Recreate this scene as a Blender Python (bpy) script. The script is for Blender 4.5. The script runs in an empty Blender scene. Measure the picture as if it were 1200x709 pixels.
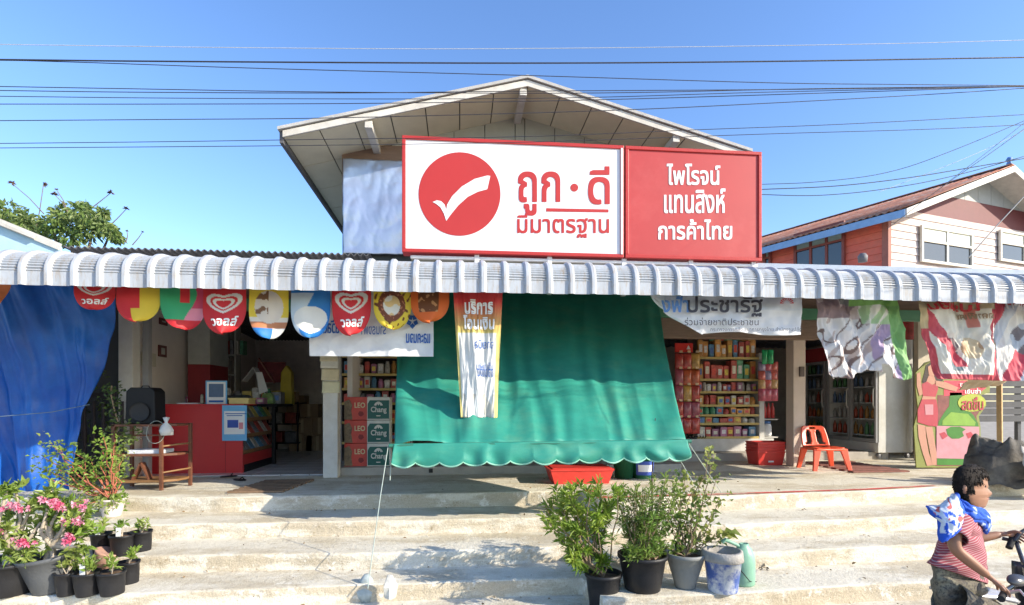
import bpy, bmesh, math, random
from mathutils import Vector, Matrix, noise as mn
from mathutils.geometry import delaunay_2d_cdt, tessellate_polygon
random.seed(7)
C = bpy.context.scene.collection
scn = bpy.context.scene
R = math.radians
# ---------------------------------------------------------------- camera
YAW = R(5.54); HC = 1.1; FPX = 640.0
cam = bpy.data.cameras.new('camera'); camo = bpy.data.objects.new('camera', cam); C.objects.link(camo)
camo.location = (0, 0, HC); camo.rotation_euler = (R(90), 0, -YAW)
cam.lens = 36 * FPX / 1200; cam.sensor_width = 36; cam.shift_y = 0.0979
cam.clip_end = 3000; cam.clip_start = .05
scn.camera = camo
# ---------------------------------------------------------------- sky, sun, exposure
SUN = Vector((-1.85, 1.02, -1.0))                       # the way the light travels
el = math.atan2(-SUN.z, math.hypot(SUN.x, SUN.y)); az = math.atan2(-SUN.x, -SUN.y)
w = bpy.data.worlds.new("World"); scn.world = w; w.use_nodes = True
wn = w.node_tree.nodes; wl = w.node_tree.links
sky = wn.new('ShaderNodeTexSky'); sky.sky_type = 'NISHITA'; sky.sun_disc = False
sky.sun_elevation = el; sky.sun_rotation = az
sky.air_density = 1.0; sky.dust_density = 0.5; sky.ozone_density = 2.4; sky.altitude = 0
hs = wn.new('ShaderNodeHueSaturation'); hs.inputs['Saturation'].default_value = 1.15; hs.inputs['Hue'].default_value = .508
wl.new(sky.outputs[0], hs.inputs['Color']); wl.new(hs.outputs[0], wn['Background'].inputs[0])
wn['Background'].inputs[1].default_value = 0.15
sl = bpy.data.lights.new('sun', 'SUN'); so = bpy.data.objects.new('sun', sl); C.objects.link(so)
sl.energy = 3.4; sl.angle = R(0.5); sl.color = (1.0, .90, .74)
so.rotation_euler = SUN.to_track_quat('-Z', 'Y').to_euler(); so.location = (20, -10, 20)
scn.view_settings.view_transform = 'Standard'; scn.view_settings.look = 'None'
scn.view_settings.gamma = 1; scn.view_settings.use_curve_mapping = False
scn.view_settings.exposure = 1.15
scn.cycles.max_bounces = 8; scn.cycles.diffuse_bounces = 5; scn.cycles.transparent_max_bounces = 8
# ---------------------------------------------------------------- pixel -> place helpers
cs, sn = math.cos(YAW), math.sin(YAW)
def ray(u):
    a = (u - 600) / FPX
    return a * cs + sn, cs - a * sn                    # X and Y advance per metre of depth
def W(u, v, Y):                                        # a point on the plane at distance Y
    dx, dy = ray(u); t = Y / dy
    return Vector((t * dx, Y, HC - t * (v - 472) / FPX))
def G(u, v, z=0.0):                                    # a point on the level z
    dx, dy = ray(u); t = (HC - z) * FPX / (v - 472)
    return Vector((t * dx, t * dy, z))
def RP(u, v, p0, d):                                   # a point on the upright plane through p0 along d
    rx, ry = ray(u); det = rx * d[1] - ry * d[0]
    t = (p0[0] * d[1] - p0[1] * d[0]) / det
    return Vector((t * rx, t * ry, HC - t * (v - 472) / FPX))
# ---------------------------------------------------------------- materials
MC = {}
def M(name, col, rough=.6, var=.12, scale=6, bump=.15, bscale=60, metal=0, col2=None, trans=0, stretch=(1,1,1), spec=.4, thr=(.42,.62), col3=None):
    if name in MC: return MC[name]
    m = bpy.data.materials.new(name); m.use_nodes = True; MC[name] = m
    n = m.node_tree.nodes; l = m.node_tree.links; b = n['Principled BSDF']
    tc = n.new('ShaderNodeTexCoord'); mp = n.new('ShaderNodeMapping'); mp.inputs['Scale'].default_value = stretch
    oi = n.new('ShaderNodeObjectInfo'); ad = n.new('ShaderNodeVectorMath'); ad.operation = 'ADD'
    ml = n.new('ShaderNodeVectorMath'); ml.operation = 'SCALE'; ml.inputs['Scale'].default_value = 7.3
    cm = n.new('ShaderNodeCombineXYZ'); l.new(oi.outputs['Random'], cm.inputs[0]); l.new(oi.outputs['Random'], cm.inputs[2])
    l.new(cm.outputs[0], ml.inputs[0]); l.new(tc.outputs['Object'], mp.inputs['Vector'])
    l.new(mp.outputs[0], ad.inputs[0]); l.new(ml.outputs[0], ad.inputs[1])
    nz = n.new('ShaderNodeTexNoise'); nz.inputs['Scale'].default_value = scale; nz.inputs['Detail'].default_value = 8; nz.inputs['Roughness'].default_value = .65
    l.new(ad.outputs[0], nz.inputs['Vector'])
    mr = n.new('ShaderNodeMapRange'); mr.inputs['From Min'].default_value = .3; mr.inputs['From Max'].default_value = .7
    mr.inputs['To Min'].default_value = 1 - var; mr.inputs['To Max'].default_value = 1 + var
    l.new(nz.outputs[0], mr.inputs['Value'])
    if col == 'Col':
        at = n.new('ShaderNodeAttribute'); at.attribute_name = 'Col'; base = at.outputs['Color']
    elif col == 'Obj':
        base = oi.outputs['Color']
    else:
        rg = n.new('ShaderNodeRGB'); rg.outputs[0].default_value = (*col, 1); base = rg.outputs[0]
    for ci, (c2, sc2) in enumerate(((col2, .45), (col3, 2.3))):
        if not c2: continue
        n2 = n.new('ShaderNodeTexNoise'); n2.inputs['Scale'].default_value = scale * sc2; n2.inputs['Detail'].default_value = 9; n2.inputs['Roughness'].default_value = .7
        l.new(ad.outputs[0], n2.inputs['Vector'])
        r2 = n.new('ShaderNodeMapRange'); r2.inputs['From Min'].default_value = thr[0]; r2.inputs['From Max'].default_value = thr[1]
        l.new(n2.outputs[0], r2.inputs['Value'])
        mx = n.new('ShaderNodeMixRGB'); l.new(r2.outputs[0], mx.inputs[0]); l.new(base, mx.inputs[1]); mx.inputs[2].default_value = (*c2, 1)
        base = mx.outputs[0]
    vm = n.new('ShaderNodeVectorMath'); vm.operation = 'SCALE'; l.new(base, vm.inputs[0]); l.new(mr.outputs[0], vm.inputs['Scale'])
    l.new(vm.outputs[0], b.inputs['Base Color'])
    b.inputs['Roughness'].default_value = rough; b.inputs['Metallic'].default_value = metal
    b.inputs['Specular IOR Level'].default_value = spec
    if bump:
        nb = n.new('ShaderNodeTexNoise'); nb.inputs['Scale'].default_value = bscale; nb.inputs['Detail'].default_value = 6
        l.new(ad.outputs[0], nb.inputs['Vector'])
        bp = n.new('ShaderNodeBump'); bp.inputs['Strength'].default_value = bump; bp.inputs['Distance'].default_value = .02
        l.new(nb.outputs[0], bp.inputs['Height']); l.new(bp.outputs[0], b.inputs['Normal'])
    if trans:
        tr = n.new('ShaderNodeBsdfTranslucent'); l.new(vm.outputs[0], tr.inputs['Color'])
        ms = n.new('ShaderNodeMixShader'); ms.inputs[0].default_value = trans
        l.new(b.outputs[0], ms.inputs[1]); l.new(tr.outputs[0], ms.inputs[2]); l.new(ms.outputs[0], n['Material Output'].inputs[0])
    return m
def glassmat(name, tint=(.6,.7,.7), rough=.03, alpha=.25):
    if name in MC: return MC[name]
    m = bpy.data.materials.new(name); m.use_nodes = True; MC[name] = m
    n = m.node_tree.nodes; l = m.node_tree.links; n.remove(n['Principled BSDF'])
    g = n.new('ShaderNodeBsdfGlossy'); g.inputs['Roughness'].default_value = rough
    t = n.new('ShaderNodeBsdfTransparent'); t.inputs[0].default_value = (*tint, 1)
    f = n.new('ShaderNodeFresnel'); f.inputs[0].default_value = 1.5
    mx = n.new('ShaderNodeMixShader'); ad = n.new('ShaderNodeMath'); ad.operation = 'ADD'; ad.inputs[1].default_value = alpha
    l.new(f.outputs[0], ad.inputs[0]); l.new(ad.outputs[0], mx.inputs[0]); l.new(t.outputs[0], mx.inputs[1]); l.new(g.outputs[0], mx.inputs[2])
    l.new(mx.outputs[0], n['Material Output'].inputs[0]); return m
def concrete():
    m = bpy.data.materials.new('concrete'); m.use_nodes = True; n = m.node_tree.nodes; l = m.node_tree.links; b = n['Principled BSDF']
    tc = n.new('ShaderNodeTexCoord'); ge = n.new('ShaderNodeNewGeometry'); sp = n.new('ShaderNodeSeparateXYZ'); l.new(ge.outputs['Normal'], sp.inputs[0])
    def nz(sc, det=9, rough=.7, st=(1,1,1)):
        mp = n.new('ShaderNodeMapping'); mp.inputs['Scale'].default_value = st; l.new(ge.outputs['Position'], mp.inputs[0])
        x = n.new('ShaderNodeTexNoise'); x.inputs['Scale'].default_value = sc; x.inputs['Detail'].default_value = det; x.inputs['Roughness'].default_value = rough
        l.new(mp.outputs[0], x.inputs['Vector']); return x.outputs[0]
    def ramp(v, a, c):
        r = n.new('ShaderNodeMapRange'); r.inputs['From Min'].default_value = a; r.inputs['From Max'].default_value = c; l.new(v, r.inputs['Value']); return r.outputs[0]
    def mix(f, a, c, mode='MIX'):
        x = n.new('ShaderNodeMixRGB'); x.blend_type = mode
        for i,q in ((0,f),(1,a),(2,c)):
            if isinstance(q, (tuple,float)): x.inputs[i].default_value = (*q,1) if isinstance(q,tuple) else q
            else: l.new(q, x.inputs[i])
        return x.outputs[0]
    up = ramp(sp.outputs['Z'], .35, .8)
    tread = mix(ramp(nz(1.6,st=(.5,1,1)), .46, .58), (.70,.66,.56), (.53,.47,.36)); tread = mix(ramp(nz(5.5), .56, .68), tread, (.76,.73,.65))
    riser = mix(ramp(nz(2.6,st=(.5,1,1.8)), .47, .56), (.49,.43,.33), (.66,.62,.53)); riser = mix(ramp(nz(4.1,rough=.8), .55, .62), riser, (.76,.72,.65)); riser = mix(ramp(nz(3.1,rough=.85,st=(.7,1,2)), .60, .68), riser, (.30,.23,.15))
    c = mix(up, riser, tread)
    c = mix(ramp(nz(9,rough=.85), .57, .66), c, (.34,.28,.19)); c = mix(.28, c, mix(ramp(nz(95,4), .35, .65), (.2,.17,.13), (.9,.88,.82)), 'OVERLAY')
    vo = n.new('ShaderNodeTexVoronoi'); vo.inputs['Scale'].default_value = 9; l.new(ge.outputs['Position'], vo.inputs['Vector']); c = mix(ramp(vo.outputs['Distance'], .05, .035), c, (.13,.10,.07))
    l.new(c, b.inputs['Base Color']); b.inputs['Roughness'].default_value = .88; b.inputs['Specular IOR Level'].default_value = .25
    a1 = n.new('ShaderNodeMath'); a1.operation = 'MULTIPLY_ADD'; l.new(nz(24,8,.75), a1.inputs[0]); a1.inputs[1].default_value = .7; l.new(nz(6), a1.inputs[2])
    bp = n.new('ShaderNodeBump'); bp.inputs['Strength'].default_value = .55; bp.inputs['Distance'].default_value = .03; l.new(a1.outputs[0], bp.inputs['Height']); l.new(bp.outputs[0], b.inputs['Normal'])
    return m
CONC = concrete()
# ---------------------------------------------------------------- mesh helpers
ORD=['first','second','third','fourth','fifth','sixth','seventh','eighth','ninth','tenth','eleventh','twelfth','thirteenth','fourteenth','fifteenth']
class MB:
    def __init__(s): s.v = []; s.f = []; s.smooth = []
    def add(s, vs, fs, sm=False):
        o = len(s.v); s.v += [Vector(q) for q in vs]
        for f in fs: s.f.append(tuple(i + o for i in f)); s.smooth.append(sm)
        return s
    def box(s, lo, hi, m=None):
        x0,y0,z0 = lo; x1,y1,z1 = hi
        vs = [Vector(q) for q in ((x0,y0,z0),(x1,y0,z0),(x1,y1,z0),(x0,y1,z0),(x0,y0,z1),(x1,y0,z1),(x1,y1,z1),(x0,y1,z1))]
        if m: vs = [m @ q for q in vs]
        return s.add(vs, [(0,3,2,1),(4,5,6,7),(0,1,5,4),(1,2,6,5),(2,3,7,6),(3,0,4,7)])
    def cbox(s, c, d, m=None):
        return s.box([c[i]-d[i]/2 for i in range(3)], [c[i]+d[i]/2 for i in range(3)], m)
    def beam(s, a, b, wd, ht, up=(0,0,1)):
        a = Vector(a); b = Vector(b); d = (b-a); L = d.length; d.normalize()
        x = d.cross(Vector(up));
        if x.length < 1e-4: x = d.cross(Vector((0,1,0)))
        x.normalize(); z = x.cross(d)
        m = Matrix((( x.x, d.x, z.x, a.x),(x.y,d.y,z.y,a.y),(x.z,d.z,z.z,a.z),(0,0,0,1)))
        return s.box((-wd/2,0,-ht/2),(wd/2,L,ht/2),m)
    def tube(s, pts, r, n=8, cap=True, sm=True):
        pts = [Vector(p) for p in pts]; rs = r if isinstance(r,(list,tuple)) else [r]*len(pts)
        vs = []; fs = []; prev = None
        for i,p in enumerate(pts):
            d = (pts[min(i+1,len(pts)-1)] - pts[max(i-1,0)]).normalized()
            if prev is None:
                x = d.cross(Vector((0,0,1)))
                if x.length < .05: x = d.cross(Vector((0,1,0)))
            else: x = prev - d * prev.dot(d)
            x.normalize(); prev = x; y = d.cross(x)
            for k in range(n):
                t = 2*math.pi*k/n; vs.append(p + (x*math.cos(t) + y*math.sin(t))*rs[i])
        for i in range(len(pts)-1):
            for k in range(n):
                a=i*n+k; b=i*n+(k+1)%n; fs.append((a,b,b+n,a+n))
        s.add(vs, fs, sm)
        if cap: s.add(vs[:n][::-1], [tuple(range(n))]); s.add(vs[-n:], [tuple(range(n))])
        return s
    def lathe(s, prof, c=(0,0,0), n=20, sm=True, ell=(1,1), jit=0, m=None):
        vs = []; fs = []
        for (r,z) in prof:
            for k in range(n):
                t = 2*math.pi*k/n; q = r*(1+jit*math.sin(3*t+z*20))
                p = Vector((q*math.cos(t)*ell[0], q*math.sin(t)*ell[1], z))
                vs.append((m @ p if m else p) + Vector(c))
        for i in range(len(prof)-1):
            for k in range(n):
                a=i*n+k; b=i*n+(k+1)%n; fs.append((a,b,b+n,a+n))
        return s.add(vs, fs, sm)
    def grid(s, fn, nu, nv, sm=True, keep=None):
        vs = [fn(i/nu, j/nv) for j in range(nv+1) for i in range(nu+1)]
        fs = []
        for j in range(nv):
            for i in range(nu):
                if keep and not keep((i+.5)/nu,(j+.5)/nv): continue
                a = j*(nu+1)+i; fs.append((a, a+nu+1, a+nu+2, a+1))
        return s.add(vs, fs, sm)
    def prism(s, poly, y0, y1, m=None):
        n = len(poly); vs = [Vector((x,y0,z)) for x,z in poly] + [Vector((x,y1,z)) for x,z in poly]
        if m: vs = [m @ q for q in vs]
        return s.add(vs, [tuple(range(n)), tuple(range(2*n-1,n-1,-1))] + [(i,i+n,(i+1)%n+n,(i+1)%n) for i in range(n)])
    def build(s, name, mat, parent=None, bevel=0, solid=0, world=True, cols=None, origin=None):
        me = bpy.data.meshes.new(name); off = Vector((0,0,0))
        if parent is not None and world:
            off = parent.location.copy() if parent.parent is None else parent.parent.location + parent.location
        elif parent is None and s.v:
            if origin is None:
                xs=[q.x for q in s.v]; ys=[q.y for q in s.v]; zs=[q.z for q in s.v]
                origin = Vector(((min(xs)+max(xs))/2,(min(ys)+max(ys))/2,min(zs)))
            off = Vector(origin)
        me.from_pydata([q-off for q in s.v], [], s.f); me.update()
        me.polygons.foreach_set('use_smooth', s.smooth)
        for mm in (mat if isinstance(mat,(list,tuple)) else [mat]): me.materials.append(mm)
        if cols:
            ca = me.color_attributes.new('Col','FLOAT_COLOR','POINT')
            ca.data.foreach_set('color', [c for q in cols for c in (*q,1)])
        o = bpy.data.objects.new(name, me); C.objects.link(o)
        if parent is not None: o.parent = parent
        else: o.location = off
        if solid:
            md = o.modifiers.new('solid','SOLIDIFY'); md.thickness = solid; md.offset = 0
        if bevel:
            md = o.modifiers.new('bevel','BEVEL'); md.width = bevel; md.segments = 2; md.limit_method='ANGLE'; md.angle_limit = R(40)
        return o
def tag(o, label=None, cat=None, group=None, kind=None):
    if label: o['label'] = label
    if cat: o['category'] = cat
    if group: o['group'] = group
    if kind: o['kind'] = kind
    return o
def thing(name, label, cat, loc=(0,0,0), rz=0, group=None):
    o = bpy.data.objects.new(name, None); C.objects.link(o); o.location = loc; o.rotation_euler = (0,0,rz); o.empty_display_size=.1
    return tag(o, label, cat, group)
def box(name, lo, hi, mat, parent=None, bevel=.004):
    return MB().box(lo, hi).build(name, mat, parent, bevel)
def copy_tree(o, parent=None):
    c = o.copy(); C.objects.link(c)
    if parent is not None: c.parent = parent
    for ch in list(KIDS(o)): copy_tree(ch, c)
    return c
def KIDS(o): return [x for x in bpy.data.objects if x.parent == o]
# ---------------------------------------------------------------- lettering
TC = {}
def text_mesh(body):
    if body in TC: return TC[body]
    c = bpy.data.curves.new('lettering','FONT'); c.body = body; c.resolution_u = 3; c.fill_mode = 'NONE'
    o = bpy.data.objects.new('lettering', c); C.objects.link(o)
    bpy.context.view_layer.update()
    me = bpy.data.meshes.new_from_object(o.evaluated_get(bpy.context.evaluated_depsgraph_get()))
    bpy.data.objects.remove(o)
    pv = [v.co.copy() for v in me.vertices]; ed = [tuple(e.vertices) for e in me.edges]
    # walk the outlines in order, so overlapping strokes of a glyph can be joined by winding number
    nb = {}
    for i,j in ed: nb.setdefault(i,[]).append(j); nb.setdefault(j,[]).append(i)
    seen=set(); loops=[]
    for st in range(len(pv)):
        if st in seen or st not in nb: continue
        lp=[st]; seen.add(st); cur = st+1 if st+1 in nb[st] else nb[st][0]
        while cur not in seen:
            lp.append(cur); seen.add(cur); nx=[k for k in nb[cur] if k not in seen]
            if not nx: break
            cur = nx[0]
        loops.append(lp)
    vo,eo,fo,_,_,_ = delaunay_2d_cdt([Vector((p.x,p.y)) for p in pv],[(lp[i],lp[(i+1)%len(lp)]) for lp in loops for i in range(len(lp))],[],0,1e-5)
    segs=[(pv[lp[i]],pv[lp[(i+1)%len(lp)]]) for lp in loops for i in range(len(lp))]
    fs=[]
    for f in fo:
        q=sum((vo[i] for i in f),Vector((0,0)))/len(f); wn_=0
        for p0,p1 in segs:
            if (p0.y<=q.y)!=(p1.y<=q.y):
                if p0.x+(q.y-p0.y)/(p1.y-p0.y)*(p1.x-p0.x)>q.x: wn_ += 1 if p1.y>p0.y else -1
        if wn_: fs.append(tuple(f))
    vs=[Vector((v.x,v.y,0)) for v in vo]
    x0=min(v.x for v in vs); x1=max(v.x for v in vs); y0=min(v.y for v in vs); y1=max(v.y for v in vs)
    vs = [((v.x-x0)/(x1-x0), (v.y-y0)/(y1-y0)) for v in vs]
    TC[body] = (vs, fs, (x1-x0)/(y1-y0)); return TC[body]
def text_on(parent, body, fn, s0, s1, t0, t1, mat, bold=.006, name='lettering', flip=False):
    """fn(s,t,offset)->point; the words fill s0..s1 (left to right) and t0..t1 (top to bottom)"""
    vs, fs, asp = text_mesh(body); mb = MB()
    for k,(dx,dy) in enumerate(((0,0),(bold,0),(0,bold*1.2),(bold,bold*1.2)) if bold else ((0,0),)):
        pts = []
        for x,y in vs:
            if flip: x = 1-x
            pts.append(fn(s0+(s1-s0)*x+dx, t1+(t0-t1)*y+dy, .004+.0006*k))
        mb.add(pts, fs)
    return mb.build(name, mat, parent)
def sheet(name, parent, fn, nu, nv, colfn, mat, keep=None, solid=.003):
    mb = MB().grid(fn, nu, nv, True, keep)
    cols = [colfn(i/nu, j/nv) for j in range(nv+1) for i in range(nu+1)]
    return mb.build(name, mat, parent, solid=solid, cols=cols)
def n3(x,y=0,z=0): return mn.noise(Vector((x,y,z)))
# ================================================================ ground, steps, platform
gr = MB().grid(lambda s,t: Vector((-600+1200*s, -200+900*t, -.78)), 4, 4, False)
tag(gr.build('road', M('road_dust', (.42,.36,.28), .9, .15, 3, .4, 30, col2=(.3,.26,.2)), origin=(0,0,-.78)), kind='structure')
def edge_fn(pts, z):
    w = [G(u,v,z) for u,v in pts]
    def f(x):
        if x <= w[0].x: return w[0].y
        for a,b in zip(w,w[1:]):
            if x <= b.x: return a.y+(b.y-a.y)*(x-a.x)/max(1e-6,b.x-a.x)
        a,b = w[-2],w[-1]; k=(b.y-a.y)/(b.x-a.x); return b.y+(x-b.x)*k
    return f
EDG = [
 (0.0,  [(140,582),(259,583),(340,581),(520,578),(643,575.5),(684,574.5),(697,585),(843,581),(1020,575),(1101,570.5),(1200,566)]),
 (-.17, [(188,615),(330,612),(520,609),(643,606),(684,605),(697,621),(853,615),(1020,607),(1100,603),(1200,598)]),
 (-.325,[(164,652),(340,648.5),(463,648),(650,640),(684,638),(697,655),(891,647),(1020,641),(1100,637),(1200,633)]),
 (-.48, [(140,696),(340,689),(463,684),(684,677),(697,702),(865,695),(1020,684.5),(1095,682),(1200,678)]),
 (-.63, [(140,760),(600,748),(1200,742)])]
EF = [edge_fn(p, z) for z,p in EDG]
X0,X1 = -9.0, 13.0
for k,(z,p) in enumerate(EDG):
    zb = EDG[k+1][0] if k+1 < len(EDG) else -.78
    rows = [('b',16.5,z),('b2',0,z)] if k==0 else [('b2',0,z)]
    mb = MB(); NX = 420
    def pt(i, j, k=k, z=z, zb=zb):
        x = X0+(X1-X0)*i; ye = EF[k](x)
        wob = .02*n3(x*1.3,k*7,0)+.008*n3(x*6,k*3,2)
        chip = max(0, n3(x*5,k*11,5)-.28)*.06
        top = z + .004*n3(x*2,k,1)
        back = 17.0 if k==0 else EF[k-1](x)+.05
        seq = [(back,z),((back+ye)/2,top),(ye+.05+wob,top),(ye+.010+wob+chip,top-.002-chip*.4),(ye+wob+chip*.6,top-.012-chip),
               (ye+.004+wob,z-.06),(ye+.006+wob*.8,(z+zb)/2),(ye+.0+wob*.6,zb+.02),(ye-.012,zb-.03)]
        y,zz = seq[j]; return Vector((x,y,zz))
    vs=[pt(i/NX,j) for j in range(9) for i in range(NX+1)]; fs=[]
    for j in range(8):
        for i in range(NX):
            a=j*(NX+1)+i; fs.append((a,a+NX+1,a+NX+2,a+1))
    mb.add(vs,fs,True)
    tag(mb.build('platform' if k==0 else 'step', CONC, origin=(0,EF[k](0),z)), kind='structure')
# red line painted along the right slab's edge
REDL = M('red_line_paint', (.62,.10,.08), .7, .2, 5, .2, col2=(.6,.5,.4), thr=(.5,.62))
mb = MB(); ra=G(700,584,0).x; rb=G(1101,570.5,0).x
mb.grid(lambda s,t: Vector((ra+(rb-ra)*s, EF[0](ra+(rb-ra)*s)+.035+.075*t+.004*n3(s*30,t), .008)), 80, 1)
tag(mb.build('painted_line', REDL), kind='structure')
# dark cracks on the steps
# raised shop floors
TILE = M('floor_tile', (.66,.65,.64), .25, .06, 3, .05, 20, spec=.6)
GROUT = M('tile_grout', (.28,.26,.24), .8)
XL, XM, XR = -5.05, -1.78, 5.95
t = tag(MB().box((-4.75,8.45,-.02),(XM,14.5,.012)).build('tiled_floor', GROUT), kind='structure')
tl = None; cnt=0
for i in range(7):
    for j in range(12):
        x=-4.75+i*.42; y=8.47+j*.42
        if cnt==0:
            tl = MB().box((0,0,0),(.405,.405,.012)).build('tile', TILE, t, world=False); tl.data.name='tile'; o=tl
        else:
            o = tl.copy(); C.objects.link(o)
        o.location = Vector((x,y,.012))-t.location; cnt+=1
RF = M('raised_floor_concrete', (.40,.37,.33), .7, .15, 3, .3)
tag(box('raised_floor', (XM,8.45,-.02),(3.55,14.5,.12), RF, bevel=.01), kind='structure')
tag(box('raised_floor', (3.55,9.85,-.02),(8.3,14.5,.15), RF, bevel=.01), kind='structure')
tag(box('floor_drain', (-.46,8.425,.03),(-.40,8.455,.09), M('black_hole',(.02,.02,.02))), kind='structure')
# ================================================================ shop building
CREAM = M('cream_paint', (.60,.57,.50), .6, .06, 3, .1)
WALLW = M('interior_paint', (.76,.70,.66), .7, .06, 2, .1)
BROWN = M('brown_board', (.19,.125,.09), .6, .15, 5, .2, stretch=(1,1,6))
DARKC = M('dark_ceiling', (.5,.48,.45), .8)
GREENP = M('green_beam_paint', (.06,.20,.12), .5)
shop = thing('shop_building', 'long single storey grocery shop with open fronts and a gabled upper roof behind the sign', 'building', (0,8.4,0))
def sb(name, lo, hi, mat, bevel=.003): return box(name, lo, hi, mat, shop, bevel)
sb('side_wall', (-4.86,8.5,0),(-4.76,14.6,2.95), WALLW)
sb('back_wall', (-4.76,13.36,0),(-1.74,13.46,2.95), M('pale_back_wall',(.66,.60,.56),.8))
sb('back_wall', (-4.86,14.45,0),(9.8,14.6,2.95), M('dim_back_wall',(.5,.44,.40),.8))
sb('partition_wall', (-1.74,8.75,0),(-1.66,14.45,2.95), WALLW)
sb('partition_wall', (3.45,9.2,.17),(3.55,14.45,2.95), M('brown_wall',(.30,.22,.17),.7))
sb('side_wall', (9.7,9.6,0),(9.8,14.45,2.95), CREAM)
sb('ceiling', (-5.2,8.5,2.96),(9.8,14.6,3.02), DARKC)
sb('front_beam', (-5.3,8.3,2.45),(9.8,8.42,2.62), GREENP)
sb('header_board', (-5.3,8.43,2.62),(9.8,8.5,2.98), BROWN)
sb('shutter_box', (2.9,8.45,2.14),(5.9,8.6,2.5), M('brown_shutter',(.24,.17,.13),.6))
for i in range(14): sb('shutter_slat', (2.92,8.43,2.14+i*.025),(5.88,8.449,2.16+i*.025), MC['brown_shutter'], 0)
# pillars
def pillar(u, v, wd, mat, label, Y=None):
    p = G(u,v,0); return box('pillar', (p.x-wd/2,p.y,0),(p.x+wd/2,p.y+wd,2.6), mat, shop, .008)
PIL = M('pillar_paint', (.64,.62,.58), .6, .08, 2, .2, col2=(.5,.46,.4))
p1=pillar(387,560,.21,PIL,''); p2=pillar(937,547,.22,M('tan_pillar_paint',(.60,.50,.42),.6,.1,2,.2),''); p3=pillar(147,564,.19,PIL,'')
sb('door_post', (-4.58,8.42,0),(-4.50,8.52,2.45), M('grey_steel',(.35,.35,.36),.4))
sb('switch_box', tuple(G(937,547,0)+Vector((-.01,-.035,1.55))), tuple(G(937,547,0)+Vector((.07,0,1.72))), M('dark_brown_plastic',(.1,.07,.06),.4))
# small shadows of fittings on the left pillar: green pipe
# upper gabled storey
YR, YW = 7.6, 8.4
PK = W(618,92,YR); EL = W(332,153,YR); ER = W(875,178,YR)
PKz, EZ = PK.z-.12, (EL.z+ER.z)/2-.10; XP = PK.x; XE0, XE1 = EL.x, ER.x
XW0 = W(401,240,YW).x; XW1 = 2*XP-XW0
DEP = 17.0
SOF = M('soffit_board', (.66,.60,.44), .7, .06, 4, .08)
GREY = M('grey_cladding', (.33,.33,.28), .6, .07, 4, .08)
SEAM = M('seam_grey', (.10,.10,.09), .8)
FAS = M('white_fascia', (.60,.58,.53), .6, .12, 5, .15, col2=(.5,.47,.42))
ROOFT = M('fibre_cement', (.42,.41,.39), .85, .15, 4, .3)
def slope_z(x):
    k = (PKz-EZ)/(XP-XE0); return PKz-abs(x-XP)*k
k_ = (PKz-EZ)/(XP-XE0)
for sgn in (-1,1):
    xe = XE0 if sgn<0 else XE1
    rf = MB().add([(XP,YR-.06,PKz+.10),(xe+sgn*.06,YR-.06,EZ+.10-.06*k_),(xe+sgn*.06,DEP,EZ+.10-.06*k_),(XP,DEP,PKz+.10),
                   (XP,YR-.06,PKz+.14),(xe+sgn*.06,YR-.06,EZ+.14-.06*k_),(xe+sgn*.06,DEP,EZ+.14-.06*k_),(XP,DEP,PKz+.14)],
                  [(0,1,2,3),(4,7,6,5),(0,4,5,1),(1,5,6,2),(2,6,7,3),(3,7,4,0)])
    rf.build('roof_sheet', ROOFT, shop)
    # fascia board along the rake
    fb = MB().add([(XP,YR-.03,PKz),(xe,YR-.03,EZ),(xe,YR,EZ),(XP,YR,PKz),(XP,YR-.03,PKz+.085),(xe,YR-.03,EZ+.085),(xe,YR,EZ+.085),(XP,YR,PKz+.085)],
                  [(0,1,2,3),(4,7,6,5),(0,4,5,1),(1,5,6,2),(2,6,7,3),(3,7,4,0)])
    fb.build('fascia', FAS, shop)
    # dark seam sheet then soffit panels
    n = 7; L = abs(xe-XP)
    MB().add([(XP,YR,PKz+.02),(xe,YR,EZ+.02),(xe,DEP,EZ+.02),(XP,DEP,PKz+.02)],[(0,1,2,3)]).build('soffit_backing', SEAM, shop)
    for i in range(n):
        xa = XP+sgn*L*i/n+sgn*.008; xb = XP+sgn*L*(i+1)/n-sgn*.008
        rows = [(YR+.01,YR+1.2)] if i < n-2 else [(YR+.01+.9*j, YR+.9*(j+1)-.005) for j in range(8)]
        if i < n-2: rows=[(YR+.01,YR+1.2)]
        for ya,yb in rows:
            za,zb = slope_z(xa), slope_z(xb)
            MB().add([(xa,ya,za),(xb,ya,zb),(xb,yb,zb),(xa,yb,za),(xa,ya,za+.012),(xb,ya,zb+.012),(xb,yb,zb+.012),(xa,yb,za+.012)],
                     [(0,1,2,3),(4,7,6,5),(0,4,5,1),(1,5,6,2),(2,6,7,3),(3,7,4,0)]).build('soffit_panel', SOF if i<n-1 or sgn>0 else SOF, shop)
    box('eave_board', (min(xe,xe+sgn*.05),YR,EZ-.07),(max(xe,xe+sgn*.05),DEP,EZ+.09), M('dark_eave_board',(.10,.10,.11),.7), shop)
for (u,v,u2,v2) in ((613,106,608,130),(432,144,438,166),(792,158,780,172)):
    a = W(u,v,YR+.02); z = slope_z(a.x)-.10
    MB().box((a.x-.05,YR-.0,z),(a.x+.05,YW,z+.095)).build('purlin_end', FAS, shop, .004)
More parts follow.
